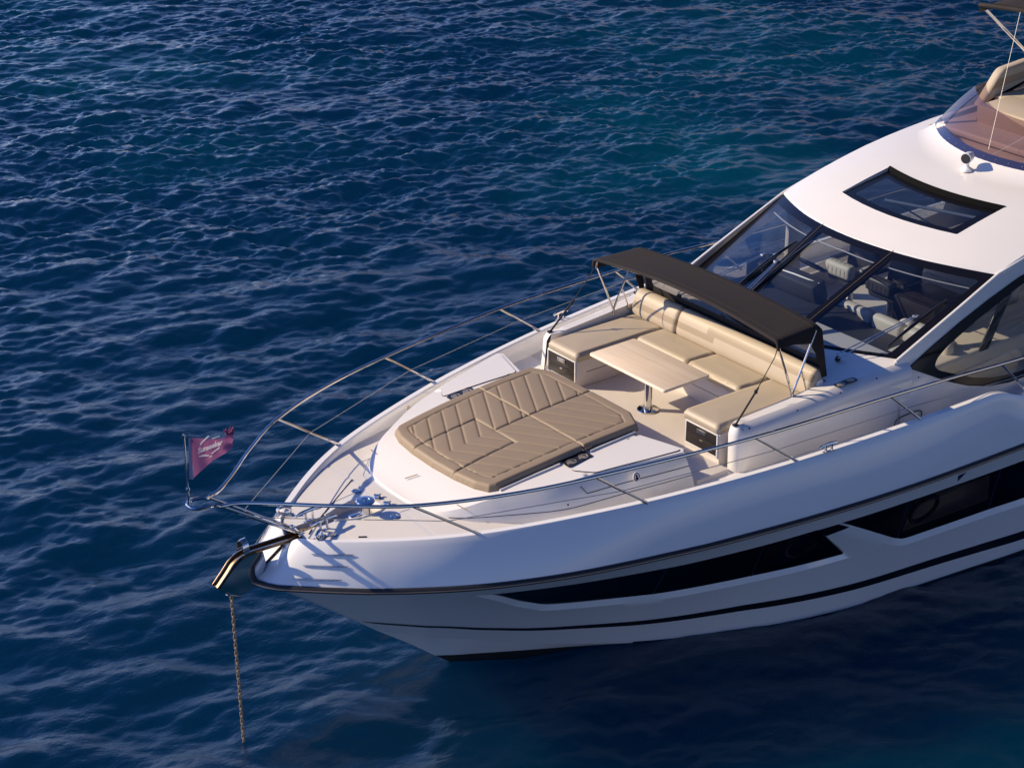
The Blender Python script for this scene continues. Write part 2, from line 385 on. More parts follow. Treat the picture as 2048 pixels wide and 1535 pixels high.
    for (cx, cy, rad, k) in ((22.5, 17., 10., .15), (20., 11.5, 8., .13), (9., -6.5, 10., .20), (-8., 4., 24., -.14), (8., 10., 9., -.08)):     # paler sand, darker weed bed below; port patch also paints hull shadow lighter
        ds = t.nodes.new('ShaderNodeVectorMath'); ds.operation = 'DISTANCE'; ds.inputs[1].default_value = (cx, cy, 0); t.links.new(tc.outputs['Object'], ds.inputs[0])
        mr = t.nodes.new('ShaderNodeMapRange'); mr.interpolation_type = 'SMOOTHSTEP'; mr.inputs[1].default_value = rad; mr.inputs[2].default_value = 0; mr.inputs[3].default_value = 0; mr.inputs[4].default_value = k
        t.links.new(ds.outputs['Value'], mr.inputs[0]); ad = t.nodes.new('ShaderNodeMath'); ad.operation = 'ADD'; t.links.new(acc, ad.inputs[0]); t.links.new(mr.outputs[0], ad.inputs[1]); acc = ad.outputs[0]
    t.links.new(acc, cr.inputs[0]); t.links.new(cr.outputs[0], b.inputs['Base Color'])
    b.subsurface_method = 'BURLEY'; b.inputs['Subsurface Weight'].default_value = 1; b.inputs['Subsurface Radius'].default_value = (.6, 1.2, 1.6); b.inputs['Subsurface Scale'].default_value = 4.5
    b.inputs['Roughness'].default_value = .02; b.inputs['IOR'].default_value = 1.333; b.inputs['Specular IOR Level'].default_value = .5
    mp = t.nodes.new('ShaderNodeMapping'); mp.inputs['Rotation'].default_value = (0, 0, R_(38)); mp.inputs['Scale'].default_value = (1, 1.9, 1)
    t.links.new(tc.outputs['Object'], mp.inputs[0])
    na = t.nodes.new('ShaderNodeTexNoise'); na.inputs['Scale'].default_value = 9; na.inputs['Detail'].default_value = 6; na.inputs['Roughness'].default_value = .62
    t.links.new(mp.outputs[0], na.inputs['Vector'])
    bp = t.nodes.new('ShaderNodeBump'); bp.inputs['Strength'].default_value = .7; bp.inputs['Distance'].default_value = .014
    t.links.new(na.outputs['Fac'], bp.inputs['Height']); t.links.new(bp.outputs[0], b.inputs['Normal'])
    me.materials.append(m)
    o = bpy.data.objects.new('water', me); col.objects.link(o); o['kind'] = 'structure'
    return o
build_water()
# sunlit headland across the bay, seen only mirrored in the backs of the waves
def hills(name, a0, a1, hts, d0, dd, seed, amp):
    rng = np.random.default_rng(seed); A = np.linspace(R_(a0), R_(a1), 150); rows = []
    prof_ = np.interp(np.degrees(A), *zip(*hts))
    n = sum(rng.normal()*np.sin(A*f+rng.uniform(0, 6))/f**.7 for f in (9, 17, 31, 57, 90, 140))*amp
    for k, t in enumerate(np.linspace(0, 1, 14)):
        r = []
        for i, a in enumerate(A):
            d = d0+dd*t+dd*(.1*math.sin(a*23+k)+.05*math.sin(a*71+k*2.3)); z = -2+max(2, prof_[i]+n[i]*min(1, prof_[i]/60))*t**.8*(1+.06*math.sin(a*97+k*1.7))
            r.append((-9.7+d*math.sin(a), -17+d*math.cos(a), z))
        rows.append(r)
    o = MB().grid(rows).build(name, bpy.data.materials.get('dry_rock_hillside') or mat('dry_rock_hillside', (.46, .29, .18), .9, spec=.1, var=.25, noise=.02), smooth=False); o['kind'] = 'structure'
hills('hills', -5, 100, [(-5, 2), (20, 3), (27, 25), (34, 85), (40, 70), (46, 110), (58, 120), (75, 80), (100, 10)], 620, 260, 3, 26)

# ================================================================== HULL SURFACES
RT = [(0, 0), (.02, .09), (.06, .197), (.13, .31), (.25, .42), (.56, .69), (.885, .955), (1.23, 1.19), (1.51, 1.36), (1.86, 1.555), (2.35, 1.76), (2.85, 1.935), (3.45, 2.09), (4.08, 2.225), (4.74, 2.36), (5.41, 2.485), (6.0, 2.585), (6.77, 2.69), (7.6, 2.77), (8.5, 2.82), (9.28, 2.855), (11, 2.9), (14, 2.88), (18, 2.75)]
GT = [(.45, 0), (.47, .1), (.5, .2), (.579, .335), (.73, .51), (.8, .57), (1.035, .765), (1.35, .995), (1.67, 1.205), (1.935, 1.345), (2.24, 1.475), (2.65, 1.63), (3.0, 1.745), (3.4, 1.87), (3.93, 2.02), (4.57, 2.165), (5.18, 2.285), (5.83, 2.39), (6.7, 2.495), (7.37, 2.565), (8.05, 2.625), (8.68, 2.67), (11, 2.72), (14, 2.7), (18, 2.58)]
CT = [(1.603, 0, .84), (2.14, .23, .66), (2.57, .37, .55), (3.0, .48, .40), (3.43, .60, .25), (4.0, .79, .14), (4.57, 1.02, .03), (5.2, 1.29, -.02), (5.86, 1.58, -.04), (6.33, 1.77, -.05), (7.24, 2.03, -.06), (9.2, 2.27, -.08), (10.1, 2.38, -.1), (13, 2.5, -.1), (18, 2.48, -.1)]
KT = [(1.606, .837), (2.04, .5), (2.4, .2), (2.65, 0), (3.5, -.55), (5, -.85), (8, -1.0), (18, -1.0)]
XG = np.arange(0, 18.001, .02)
def dense(T, k=1, sig=.22, x0=.9):
    x = [t[0] for t in T]; y = np.interp(XG, x, [t[k] for t in T]); r = int(3*sig/.02); w_ = np.exp(-.5*(np.arange(-r, r+1)*.02/sig)**2); w_ /= w_.sum()
    yp = np.concatenate([2*y[0]-y[r:0:-1], y, 2*y[-1]-y[-2:-r-2:-1]]); ys = np.convolve(yp, w_, 'valid')
    a = np.clip((XG-x0)/.5, 0, 1); return y*(1-a)+ys*a
RD, GD, CD1, CD2, KD = dense(RT), dense(GT), dense(CT, 1, .3, 2.0), dense(CT, 2, .3, 2.0), dense(KT, 1, .25, 2.6)
def at(D, x): return float(np.interp(x, XG, D))
def Rt_y(x): return float(np.interp(x, [t[0] for t in RT], [t[1] for t in RT])) if x < .5 else at(RD, x)
def Gt_y(x): return float(np.interp(x, [t[0] for t in GT], [t[1] for t in GT])) if x < .85 else at(GD, x)
def sstep(a, b, x):
    t = min(1, max(0, (x-a)/(b-a))); return t*t*(3-2*t)
def zR(x): return 2.105-.028*min(x, 4.5)+.0022*min(x, 4.5)**2*.0
def zG(x): return 2.5+.025*min(x, 9)-.24*sstep(8.75, 9.7, x)
def RP(u): return np.array([u, -Rt_y(u), zR(u)])
def xG(u): return u+.45*math.exp(-u/.8)
def GP(u):
    x = xG(u); y = Gt_y(x); return np.array([x, -y, zG(x)-.125*math.exp(-(y/.13)**2)])
def xC(u): return u+1.603*math.exp(-u/1.5)
def CP(u):
    x = xC(u); return np.array([x, -at(CD1, x) if u > 1e-6 else 0, at(CD2, x)])
def S(u, v):
    a, b = RP(u), CP(u); p = a+(b-a)*v
    if u < .9:
        k = (1-u/.9)**2; p = p+np.array([.04*math.sin(math.pi*v)*k, 0, -.02*math.sin(math.pi*v)*k])
    p[1] += .05*math.sin(math.pi*max(0, min(1, v)))*min(1, u/1.5)
    return p
def Sn(u, v):
    e = 1e-3; a = S(u+e, v)-S(max(u-e, 0), v); b = S(u, v+e)-S(u, v-e); n = np.cross(a, b); n /= np.linalg.norm(n)
    return n if n[1] < 0 else -n
def us(s): return s*s/(s+1)
def su(u): return (u+math.sqrt(u*u+4*u))/2
VS = 2.2
UL = [us(s) for s in np.arange(0, 19.0, .09) if us(s) <= 17.9]

yacht = thing('motor_yacht', 'white motor yacht with brown sunpad on its foredeck, anchored bow left', 'yacht', (0, 0, 0))

# windows in the topsides, outlines as (station, height fraction)
W1 = [(1.99, .21), (2.9, .193), (4.28, .190), (5.49, .172), (6.14, .153), (6.86, .485), (5.62, .497), (4.4, .522), (3.31, .522), (3.0, .522), (2.62, .44)]
W2 = [(6.42, .152), (7.46, .145), (9.1, .155), (10.4, .16), (12.6, .17), (12.9, .48), (10.4, .535), (9.3, .52), (7.93, .518), (7.79, .515), (7.62, .48), (6.64, .205)]
def dom(poly): return [(su(u), v*VS) for u, v in poly]
def side_window(mb_hull_holes, W, bev):
    """outer opening slightly larger than the glass towards its foot: the white bevelled sill"""
    outer = [(u+du, v+dv) for (u, v), (du, dv) in zip(W, bev)]
    return outer
B1 = [(-.06, -.004), (0, -.004), (0, -.004), (0, -.004), (.01, -.004), (.09, .02), (0, .032), (0, .036), (0, .036), (-.02, .036), (-.06, .02)]
B2 = [(-.01, -.004), (0, -.004), (0, -.004), (0, -.004), (0, -.004), (.05, .02), (0, .034), (0, .034), (0, .034), (-.02, .034), (-.05, .03), (-.09, .022)]
O1 = side_window(None, W1, B1); O2 = side_window(None, W2, B2)
rad1 = [0, 0, 0, 0, .03, .05, 0, 0, .1, .1, .08]; rad2 = [0, 0, 0, 0, .05, .05, 0, 0, .1, .12, .12, .06]
dO = [roundpoly(dom(O1), rad1), roundpoly(dom(O2), rad2)]; dI = [roundpoly(dom(W1), rad1), roundpoly(dom(W2), rad2)]
def build_hull():
    mb = MB(); sm = su(17.9)
    outer = [(0.0, 0.0), (sm, 0.0), (sm, VS), (0.0, VS)]
    P, F = patch(outer, dO, .085)
    V = [S(us(p[0]), p[1]/VS) for p in P]
    # keep anticlockwise seen from port
    mb.add(V, [f for f in F]); 
    # bottom between chine and keel, white above the antifouling line
    def Bp(u, w_):
        c = CP(u); k = np.array([c[0], 0, at(KD, c[0])]); return c+(k-c)*w_
    zl = lambda x: max(.2-.077*(x-2.4), .02)
    rw, rb = [], []
    for u in UL:
        c = CP(u); k = at(KD, c[0]); z = zl(c[0]); wb = 0 if c[2] <= z else min(1, (c[2]-z)/max(c[2]-k, 1e-6))
        rw.append([Bp(u, wb*t/5) for t in range(6)]); rb.append([Bp(u, wb+(1-wb)*t/6) for t in range(7)])
    mb.grid(rw, 0)
    mb.grid(rb, 1)
    # window reveals
    for o, i in zip(dO, dI):
        a = resample(o, .085); 
        inner_pts = []
        # match each outer vertex to the inner outline by index on the rounded polygons
        ro, ri = o, i; n = len(ro); A, B = [], []
        for k in range(n):
            m_ = max(1, int(np.ceil(np.hypot(ro[(k+1) % n][0]-ro[k][0], ro[(k+1) % n][1]-ro[k][1])/.085)))
            for t in range(m_):
                q = np.array(ro[k])+(np.array(ro[(k+1) % n])-np.array(ro[k]))*t/m_; r = np.array(ri[k])+(np.array(ri[(k+1) % n])-np.array(ri[k]))*t/m_
                A.append(S(us(q[0]), q[1]/VS)); uu, vv = us(r[0]), r[1]/VS; B.append(S(uu, vv)-Sn(uu, vv)*.045)
        mb.grid([A, B], 0, True)
    mb.mirror()
    # transom
    a = [S(UL[-1], v/6) for v in range(7)]; mb.grid([a, [(p[0], -p[1], p[2]) for p in a]], 0)
    return mb.build('hull', [M['gel_hull'], M['antifoul']], yacht, angle=28, fixn=True)
hull = build_hull()

def hull_strip(name, m, top, bot, off=.004, mirror=True, n=260, parent=hull, u0=None, u1=None):
    ut, vt = zip(*top); ub, vb = zip(*bot); rows = []
    a, b = u0 if u0 is not None else ut[0], u1 if u1 is not None else ut[-1]
    for u in np.linspace(a, b, n):
        r = []
        for k in range(3):
            v1, v2 = np.interp(u, ut, vt), np.interp(u, ub, vb); v = v1+(v2-v1)*k/2; r.append(S(u, v)+Sn(max(u, .02), v)*off)
        rows.append(r)
    mb = MB().grid(rows)
    if mirror: mb.mirror()
    return mb.build(name, m, parent, fixn=False)
ST = [(.30, .775), (.8, .772), (1.73, .782), (2.3, .803), (2.95, .797), (3.55, .779), (4.3, .768), (5.67, .737), (7.1, .752), (8.5, .765), (10, .79), (13, .82), (17.8, .83)]
SBt = [(.30, .782), (.8, .808), (1.73, .814), (2.3, .838), (2.95, .832), (3.55, .818), (4.3, .812), (5.67, .79), (7.1, .809), (8.5, .828), (10, .86), (13, .9), (17.8, .91)]
hull_strip('boot_stripe', M['stripe'], ST, SBt)
hull_strip('waterline_band', M['antifoul'], [(4.5, .985), (6, .965), (8, .955), (17.8, .95)], [(4.5, 1.0), (17.8, 1.0)])

# dark glass of the topside windows: panes split by slim dividers, the clear ports see into the cabins
def window_pane(poly, m, name, parent, holes=(), depth=.044):
    P, F = patch(poly, holes, .085)
    mb = MB().add([S(us(p[0]), p[1]/VS)-Sn(us(p[0]), p[1]/VS)*depth for p in P], F)
    return mb.build(name, m, parent, fixn=True)
for sgn in (-1, 1):
    P, F = patch(ccw(dom([(6.10, .153), (6.44, .150), (6.66, .212), (6.35, .236)])), [], .05)
    MB().add([np.array(S(us(p[0]), p[1]/VS)+Sn(us(p[0]), p[1]/VS)*.003)*(1, -sgn, 1) for p in P], F).build('window_link', M['frit'], hull, fixn=True)
clear1 = roundpoly(dom([(5.56, .205), (6.06, .18), (6.36, .33), (6.30, .40), (5.66, .43)]), .05)
clear2 = roundpoly(dom([(7.70, .185), (8.93, .19), (9.13, .42), (7.70, .44)]), .05)
for sgn in (-1, 1):
    for poly, clr, k in ((dI[0], clear1, 1), (dI[1], clear2, 2)):
        P, F = patch(poly, [clr], .085)
        mb = MB().add([S(us(p[0]), p[1]/VS)-Sn(us(p[0]), p[1]/VS)*.043 for p in P], F)
        P2, F2 = patch(clr, [], .085); m2 = MB().add([S(us(p[0]), p[1]/VS)-Sn(us(p[0]), p[1]/VS)*.050 for p in P2], F2)
        dv = MB()
        for (ua, va), (ub, vb) in ([((4.272, .19), (4.383, .522)), ((5.488, .172), (5.616, .497))] if k == 1 else [((7.55, .146), (7.68, .49)), ((9.12, .155), (9.24, .52))]):
            dv.tube([S(ua+(ub-ua)*t/6, va+(vb-va)*t/6)-Sn(ua, .3)*.043 for t in range(7)], .006, 5)
        if sgn > 0:
            for q in (mb, m2, dv): q.v = [(x, -y, z) for x, y, z in q.v]
        wn = mb.build('hull_window', M['frit'], yacht, fixn=True); wn.data.materials[0] = M['glass_hull']
        m2.build('clear_port', M['glass_hull2'], wn, fixn=True); each(dv, 'divider', M['flyframe'], wn)
        # round opening port seen behind the glass
        cu, cv = ((6.12, .31) if k == 1 else (7.98, .32)); c = S(cu, cv)-Sn(cu, cv)*.075
        tu = S(cu+.05, cv)-S(cu-.05, cv); tu /= np.linalg.norm(tu); tv = np.cross(Sn(cu, cv), tu)
        rg = MB().tube([c+tu*(.21*math.cos(a))+tv*(.21*math.sin(a)) for a in np.linspace(0, 2*math.pi, 28, endpoint=False)], .028, 8, closed=True)
        if sgn > 0: rg.v = [(x, -y, z) for x, y, z in rg.v]
        rg.build('opening_port_ring', M['rubber'], wn)
# cabin behind the ports
cb = MB(); cb.box((8.45, 0, 1.0), (2.2, 4.5, .5), .05); cb.box((9.05, 0, 1.38), (.5, 4.4, .3), .1)
cb.build('cabin_berth', M['cream'], yacht)
cb = MB(); cb.box((5.95, 0, 1.05), (.9, 3.3, .4), .05); cb.build('forward_berth', mat('plum_bedding', (.22, .06, .09), .8), yacht)

# ------------------------------------------------------------------ bulwark, cap, deck
DW = .085
def zd(x): return 2.49-.10*sstep(1.5, 3.4, x)-.06*sstep(6.5, 8.5, x)-.03*sstep(8.5, 10, x)
def gin(u, d):
    a, b = GP(max(u-.01, 0)), GP(u+.01); t = (b-a)[:2]; t /= np.linalg.norm(t); p = GP(u)
    n = np.array([-t[1], t[0]]); q = p.copy(); q[:2] += n*d
    q[1] = min(q[1], -.0); return q
def capw(u): return .02+(DW-.02)*sstep(.0, .8, u)
def build_bulwark():
    rows = []
    for u in UL:
        a, g = RP(u), GP(u); r = []
        bulge = .022*sstep(0, 1, u)
        for k in range(9):
            t = k/8*.985; p = a+(g-a)*t; n = np.array([-.4*math.exp(-u), -1, .5]); p = p+n*bulge*math.sin(math.pi*t)*.8; r.append(p)
        q = gin(u, .007); r.append(q+np.array([0, 0, .005]))
        w_ = capw(u); i = gin(u, max(w_-.012, .017)); r.append(i+np.array([0, 0, .006])); j = gin(u, w_); r.append(j-np.array([0, 0, .008]))
        b = gin(u, w_+.03); b[2] = min(zd(b[0]), j[2]-.01)-.01; r.append(b); rows.append(r)
    mb = MB().grid(rows); mb.mirror()
    return mb.build('bulwark', M['gel_hull'], yacht, angle=24, fixn=True)
bul = build_bulwark()
for s_ in (-1, 1): MB().lathe((3.30, s_*(Gt_y(3.3)-.10), 2.50), [(.03, 0), (.03, .006), (.018, .008)], 14, axis=(0, -s_, .25)).build('drain_fitting', M['chain'], bul)
# rub rail all round, with a steel strip
for nm, rr, off, m in (('rub_rail', .035, .012, M['rubber']), ('rub_rail_strip', .009, .043, M['strip'])):
    pts = []
    for u in UL:
        p = RP(u); a, b = RP(max(u-.01, 0)), RP(u+.01); t = (b-a); t /= np.linalg.norm(t); n = np.array([t[1], -t[0], 0]); 
        if u < 1e-6: n = np.array([-1, 0, 0.])
        pts.append(p+n*off-np.array([0, 0, .01]))
    full = [(p[0], -p[1], p[2]) for p in pts[::-1]]+[tuple(p) for p in pts[1:]]
    o = MB().tube(full, rr, 10).build(nm, m, yacht if nm == 'rub_rail' else rubr)
    if nm == 'rub_rail': rubr = o
# deck sheet
edge = [gin(u, capw(u)+.02) for u in UL if u > .12]
half = [(p[0], p[1]) for p in edge]; half = [half[0]]+[q for i, q in enumerate(half) if i % 2 == 1]+[half[-1]]
outl = [(x, y) for x, y in half]+[(x, -y) for x, y in half[::-1]]
basin = roundpoly([(.60, -.09), (.80, -.07), (1.02, -.09), (1.23, -.2), (1.49, -.235), (1.63, -.17), (1.62, .09), (1.52, .17), (1.26, .165), (1.04, .085), (.60, .07)], .05)
P, F = patch(outl, [basin], .16)
mb = MB().add([(x, y, zd(x)+.012*(1-(y/2)**2)) for x, y in P], F)
deck = mb.build('deck', M['gel'], yacht, fixn=True)
mb = MB(); rows = []
for k, (d, z) in enumerate(((0, .012), (.012, .0), (.03, -.07))):
    q = inset(basin, d); rows.append([(x, y, zd(x)+z) for x, y in q])
mb.grid(rows, 0, True); mb.add(rows[-1], [tuple(range(len(basin)))]); mb.build('chain_locker_well', M['gel_in'], deck, fixn=False)
# raised white rim at the after end of the well
rim = [p for p in basin if p[0] > 1.0]
MB().tube([(x, y, zd(x)+.012) for x, y in spline([(p[0], p[1], 0) for p in rim], 3) for x, y in [(x, y)]] if False else [(x, y, zd(x)+.014) for x, y in rim], .014, 6).build('well_rim', M['gel'], deck)
# non-skid panels let into the deck (each a raised sheet)
def sheet(name, poly, m, parent, dz=.004, zf=None, step=.12, holes=()):
    P, F = patch(poly, holes, step); zf = zf or (lambda x, y: zd(x)+.012*(1-(y/2)**2))
    return MB().add([(x, y, zf(x, y)+dz) for x, y in P], F).build(name, m, parent, fixn=True)
def deck_in(x0, x1, d, n=14):
    """points on the inner deck edge between two stations, port side"""
    out = []
    for x in np.linspace(x0, x1, n): out.append((x, -(Gt_y(x)-capw(x)-d)))
    return out
for s in (-1, 1):
    pp = deck_in(.95, 1.66, .05)+[(1.70, -.42), (1.60, -.32), (1.2, -.27), (1.0, -.24)]
    pp = roundpoly(pp, .03); pp = [(x, y*(-s)*1.0 if s > 0 else y) for x, y in pp]
    if s > 0: pp = [(x, abs(y)) for x, y in pp][::-1]
    sheet('deck_panel', pp, M['nonskid'], deck)
    pp = deck_in(1.72, 2.9, .05)+[(2.55, -1.22), (2.15, -.92), (1.88, -.62), (1.84, -.42), (1.76, -.42)]
    if s > 0: pp = [(x, -y) for x, y in pp][::-1]
    sheet('deck_panel', pp, M['nonskid'], deck)
sheet('deck_panel', [(1.70, -.36), (1.83, -.36), (1.86, 0), (1.83, .36), (1.70, .36)], M['nonskid'], deck)
for s in (-1, 1):
    pp = deck_in(3.0, 4.9, .04)+[(4.9, -1.86), (4.0, -1.72), (3.3, -1.58)]
    if s > 0: pp = [(x, -y) for x, y in pp][::-1]
    sheet('deck_panel', pp, M['nonskid'], deck)
    pp = deck_in(5.6, 9.5, .04)+[(9.5, -2.16), (7.9, -2.06), (5.6, -1.93)]
    if s > 0: pp = [(x, -y) for x, y in pp][::-1]
    sheet('deck_panel', pp, M['nonskid'], deck)
MB().prism(ccw([(4.66, -1.0), (4.86, -1.74), (5.345, -1.74), (5.345, -.99), (6.31, -.99), (6.31, .99), (5.345, .99), (5.345, 1.74), (4.86, 1.74), (4.66, 1.0)]), 2.36, 2.443, .008, 2).build('cockpit_floor', M['nonskid2'], deck, fixn=True)
mb = MB(); mb.tube([(1.72, .60, 2.505), (1.35, .345, 2.506), (.96, .08, 2.506)], .006, 5); mb.tube([(.72, -.1, 2.506), (.64, -.17, 2.506)], .006, 5)
each(mb, 'hatch_seam', M['seal'], deck)
# slots and small fittings on the foredeck
mb = MB()
for x, y in ((1.06, -.58),): mb.box((x, y, 2.507), (.09, .03, .006), .002, rot=Matrix.Rotation(R_(-35), 3, 'Z'))
each(mb, 'drain_slot', M['seal'], deck)
for x, y in ((1.592, .33), (1.589, -.429), (.83, -.34)):
    mb = MB().lathe((x, y, 2.50), [(.055, 0), (.055, .012), (.042, .016), (.04, .010), (.018, .010), (.016, .016)], 20); each(mb, 'deck_filler', M['steel'], deck)
for x, y in ((1.70, .065), (1.69, -.14)):
    mb = MB().lathe((x, y, 2.50), [(.05, 0), (.05, .01), (.03, .03), (.022, .036)], 14)
    for k in range(3): a = 2.1*k; mb.box((x+.035*math.cos(a), y+.035*math.sin(a), 2.53), (.03, .02, .02), .006)
    each(mb, 'foot_switch', M['steel'], deck)

# ------------------------------------------------------------------ raised foredeck moulding
ZT = [(1.90, 2.50), (1.98, 2.53), (2.1, 2.575), (2.25, 2.635), (2.4, 2.685), (2.6, 2.725), (2.9, 2.765), (3.3, 2.805), (3.64, 2.838), (4.0, 2.862), (4.7, 2.892)]
ZTd = np.interp(XG, [t[0] for t in ZT], [t[1] for t in ZT]); ZTd = np.convolve(np.pad(ZTd, 6, 'edge'), np.ones(13)/13, 'valid')
def zt(x, y): return at(ZTd, x)-.012*(y/1.2)**2
crease = [(1.905, 0), (1.915, .25), (1.945, .48), (2.03, .70), (2.20, .87), (2.4, .985), (2.565, 1.06), (2.72, 1.135), (3.0, 1.265), (3.3, 1.365), (3.9, 1.515), (4.3, 1.63), (4.64, 1.715)]
foot = [(1.89, 0), (1.90, .27), (1.94, .53), (2.04, .755), (2.24, .985), (2.46, 1.165), (2.65, 1.29), (2.82, 1.39), (3.1, 1.535), (3.4, 1.61), (4.0, 1.70), (4.4, 1.755), (4.79, 1.80)]
cs = spline([(x, y, 0) for x, y in crease], 6); fs = spline([(x, y, 0) for x, y in foot], 6)
aft = [(4.64, 1.715), (4.70, 1.66), (4.52, 1.06), (4.62, .75), (4.64, 0)]
top_out = [(p.x, -p.y) for p in cs]+[(x, -y) for x, y in aft[1:]]
top_out = top_out+[(x, -y) for x, y in top_out[-2:0:-1]]
P, F = patch(top_out, [], .07)
def ztop(x, y):
    d = 0
    return zt(x, y)
mb = MB().add([(x, y, zt(x, y)) for x, y in P], F)
# side: rounded shoulder then wall to the deck
rows = []
for c, f in zip(cs, fs):
    z1, z0 = zt(c.x, c.y), min(zd(f.x), zt(c.x, c.y))-.02; r = []
    for k in range(7):
        t = k/6; z = z1+(z0-z1)*t; o = t**.75
        r.append((c.x+(f.x-c.x)*o, -(c.y+(f.y-c.y)*o), z))
    rows.append(r)
# after end
ae = [(fs[-1].x, -fs[-1].y, zd(4.8)-.02)]
for x, y in aft[1:]: rows.append([(x+(.10 if k == 6 else .02*k)*(1 if y > 1.2 else .3), -y, zt(x, y)+(zd(x)-.02-zt(x, y))*k/6) for k in range(7)])
m2 = MB().grid(rows); m2.mirror(); mb.add(m2.v, m2.f)
mould = mb.build('foredeck_moulding', M['gel'], yacht, angle=40, fixn=True)
# locker lids either side of the sunpad, seams and latches
for s in (-1, 1):
    lid = roundpoly([(3.42, 1.20), (4.47, 1.10), (4.66, 1.68), (4.2, 1.585), (3.6, 1.435)], [.08, .05, .07, .02, .05])
    lid = [(x, s*y) for x, y in lid]; lid = lid if s > 0 else lid[::-1]
    zf = lambda x, y: zt(x, y)
    o = sheet('locker_lid', lid, M['gel'], mould, dz=.012, zf=zf, step=.09)
    mb = MB().tube([(x, y, zt(x, y)+.004) for x, y in resample(lid, .08)], .003, 5, closed=True); mb.build('lid_seam', M['seal'], o)
    mb = MB()
    for x, y in ((3.78, 1.165), (4.36, 1.11)): mb.box((x, s*y, zt(x, y)+.012), (.05, .008, .005), .002, rot=Matrix.Rotation(s*R_(-6), 3, 'Z'))
    each(mb, 'lid_hinge', M['seal'], o)
    # grooves along the side wall
    mb = MB(); g1 = []
    for k in range(len(cs)):
        c, f = cs[k], fs[k]
        if c.x > 2.05: t = .60; o_ = t**.75; g1.append((c.x+(f.x-c.x)*o_, s*(c.y+(f.y-c.y)*o_+.001), zt(c.x, c.y)+(zd(f.x)-.02-zt(c.x, c.y))*t))
    mb.tube(g1, .004, 4); g2 = []
    for k in range(len(cs)):
        c, f = cs[k], fs[k]
        if c.x > 3.35: t = .36; o_ = t**.75; g2.append((c.x+(f.x-c.x)*o_, s*(c.y+(f.y-c.y)*o_+.001), zt(c.x, c.y)+(zd(f.x)-.02-zt(c.x, c.y))*t))
    mb.tube(g2, .005, 4); g2b = [g2[0], (g2[0][0]-.06, g2[0][1]-s*.05, g2[0][2]+.09)]; mb.tube(g2b, .004, 4)
    mb.build('wall_groove', M['seal'], mould)
    # cup holders
    cup = roundpoly([(3.46, .98), (3.78, .98), (3.82, 1.14), (3.44, 1.16)], .05)
    cup = [(x, s*y) for x, y in cup]; cup = cup if s > 0 else cup[::-1]
    o = sheet('cup_holder', cup, M['steelblue'], mould, dz=.015, zf=zf, step=.06)
    mb = MB()
    for x in (3.545, 3.715): mb.lathe((x, s*1.085, zt(x, 1.09)+.014), [(.058, 0), (.058, .006), (.05, .007), (.045, .0025)], 18)
    each(mb, 'cup_ring', mat('cup_liner', (.45, .38, .3), .3, metal=.6) if s < 0 else bpy.data.materials['cup_liner'], o)
# round emblem disc (a plain dark ring with a bust-like dot pattern) on the port wall
mb = MB(); cpt = np.array([4.0, -1.665, 2.735]); nrm = np.array([.08, -.93, .36]); nrm /= np.linalg.norm(nrm)
mb.lathe(cpt, [(.052, 0), (.052, .006), (.001, .007)], 24, axis=nrm); emb = mb.build('emblem_sticker', M['white'], mould)
ex = np.cross((0, 0, 1), nrm); ex /= np.linalg.norm(ex); ez = np.cross(nrm, ex)
mb = MB(); mb.tube([cpt+nrm*.008+ex*(.043*math.cos(a))+ez*(.043*math.sin(a)) for a in np.linspace(R_(-30), R_(250), 20)], .004, 4)
mb.lathe(cpt+nrm*.0075+ez*.012, [(.013, 0), (.013, .002)], 12, axis=nrm); mb.lathe(cpt+nrm*.0075-ez*.018, [(.02, 0), (.02, .002)], 12, axis=nrm)
mb.build('emblem_mark', M['seal'], emb)
mb = MB()
for x, y, z in ((3.15, -1.505, 2.60),): mb.lathe((x, y, z), [(.012, 0), (.010, .008)], 10, axis=(.1, -1, .3))
each(mb, 'wall_stud', M['seal'], mould)
# handrail hoops at the front of the pad
mb = MB()
for s in (-1, 1):
    mb.tube([(2.20, s*.93, 2.60), (2.16, s*.80, 2.63)], .006, 5)
mb.tube([(2.22, .02, 2.645), (2.10, .10, 2.60)], .006, 5); each(mb, 'pad_lashing', M['sofa2'], mould)

# ------------------------------------------------------------------ sun pad
pad = thing('sun_pad', 'taupe quilted leather sunpad lying on the white raised foredeck', 'sun pad', (3.6, 0, 2.85))
front = [(2.40, 0), (2.415, .40), (2.455, .72), (2.52, .90), (2.60, .945)]
side = [(3.2, .985), (3.79, 1.015)]; aftp = [(3.80, 1.015), (4.3, 1.01), (4.60, 1.01), (4.745, .72), (4.75, .0)]
fw_h = front+side; fw_poly = [(x, -y) for x, y in fw_h]+[(x, y) for x, y in fw_h[::-1]][:-1]
af_poly = [(x, -y) for x, y in aftp]+[(x, y) for x, y in aftp[-2::-1]]
fw_poly, af_poly = ccw(fw_poly), ccw(af_poly); whole = ccw([(x, -y) for x, y in fw_h[:-1]+aftp[1:]]+[(x, y) for x, y in (fw_h[:-1]+aftp[1:])[-2:0:-1]])
segs = []
for k in range(-8, 14):
    x0 = 2.26+k*.207; segs += [((x0, 0), (x0+.62, 1.1)), ((x0, 0), (x0+.62, -1.1))]
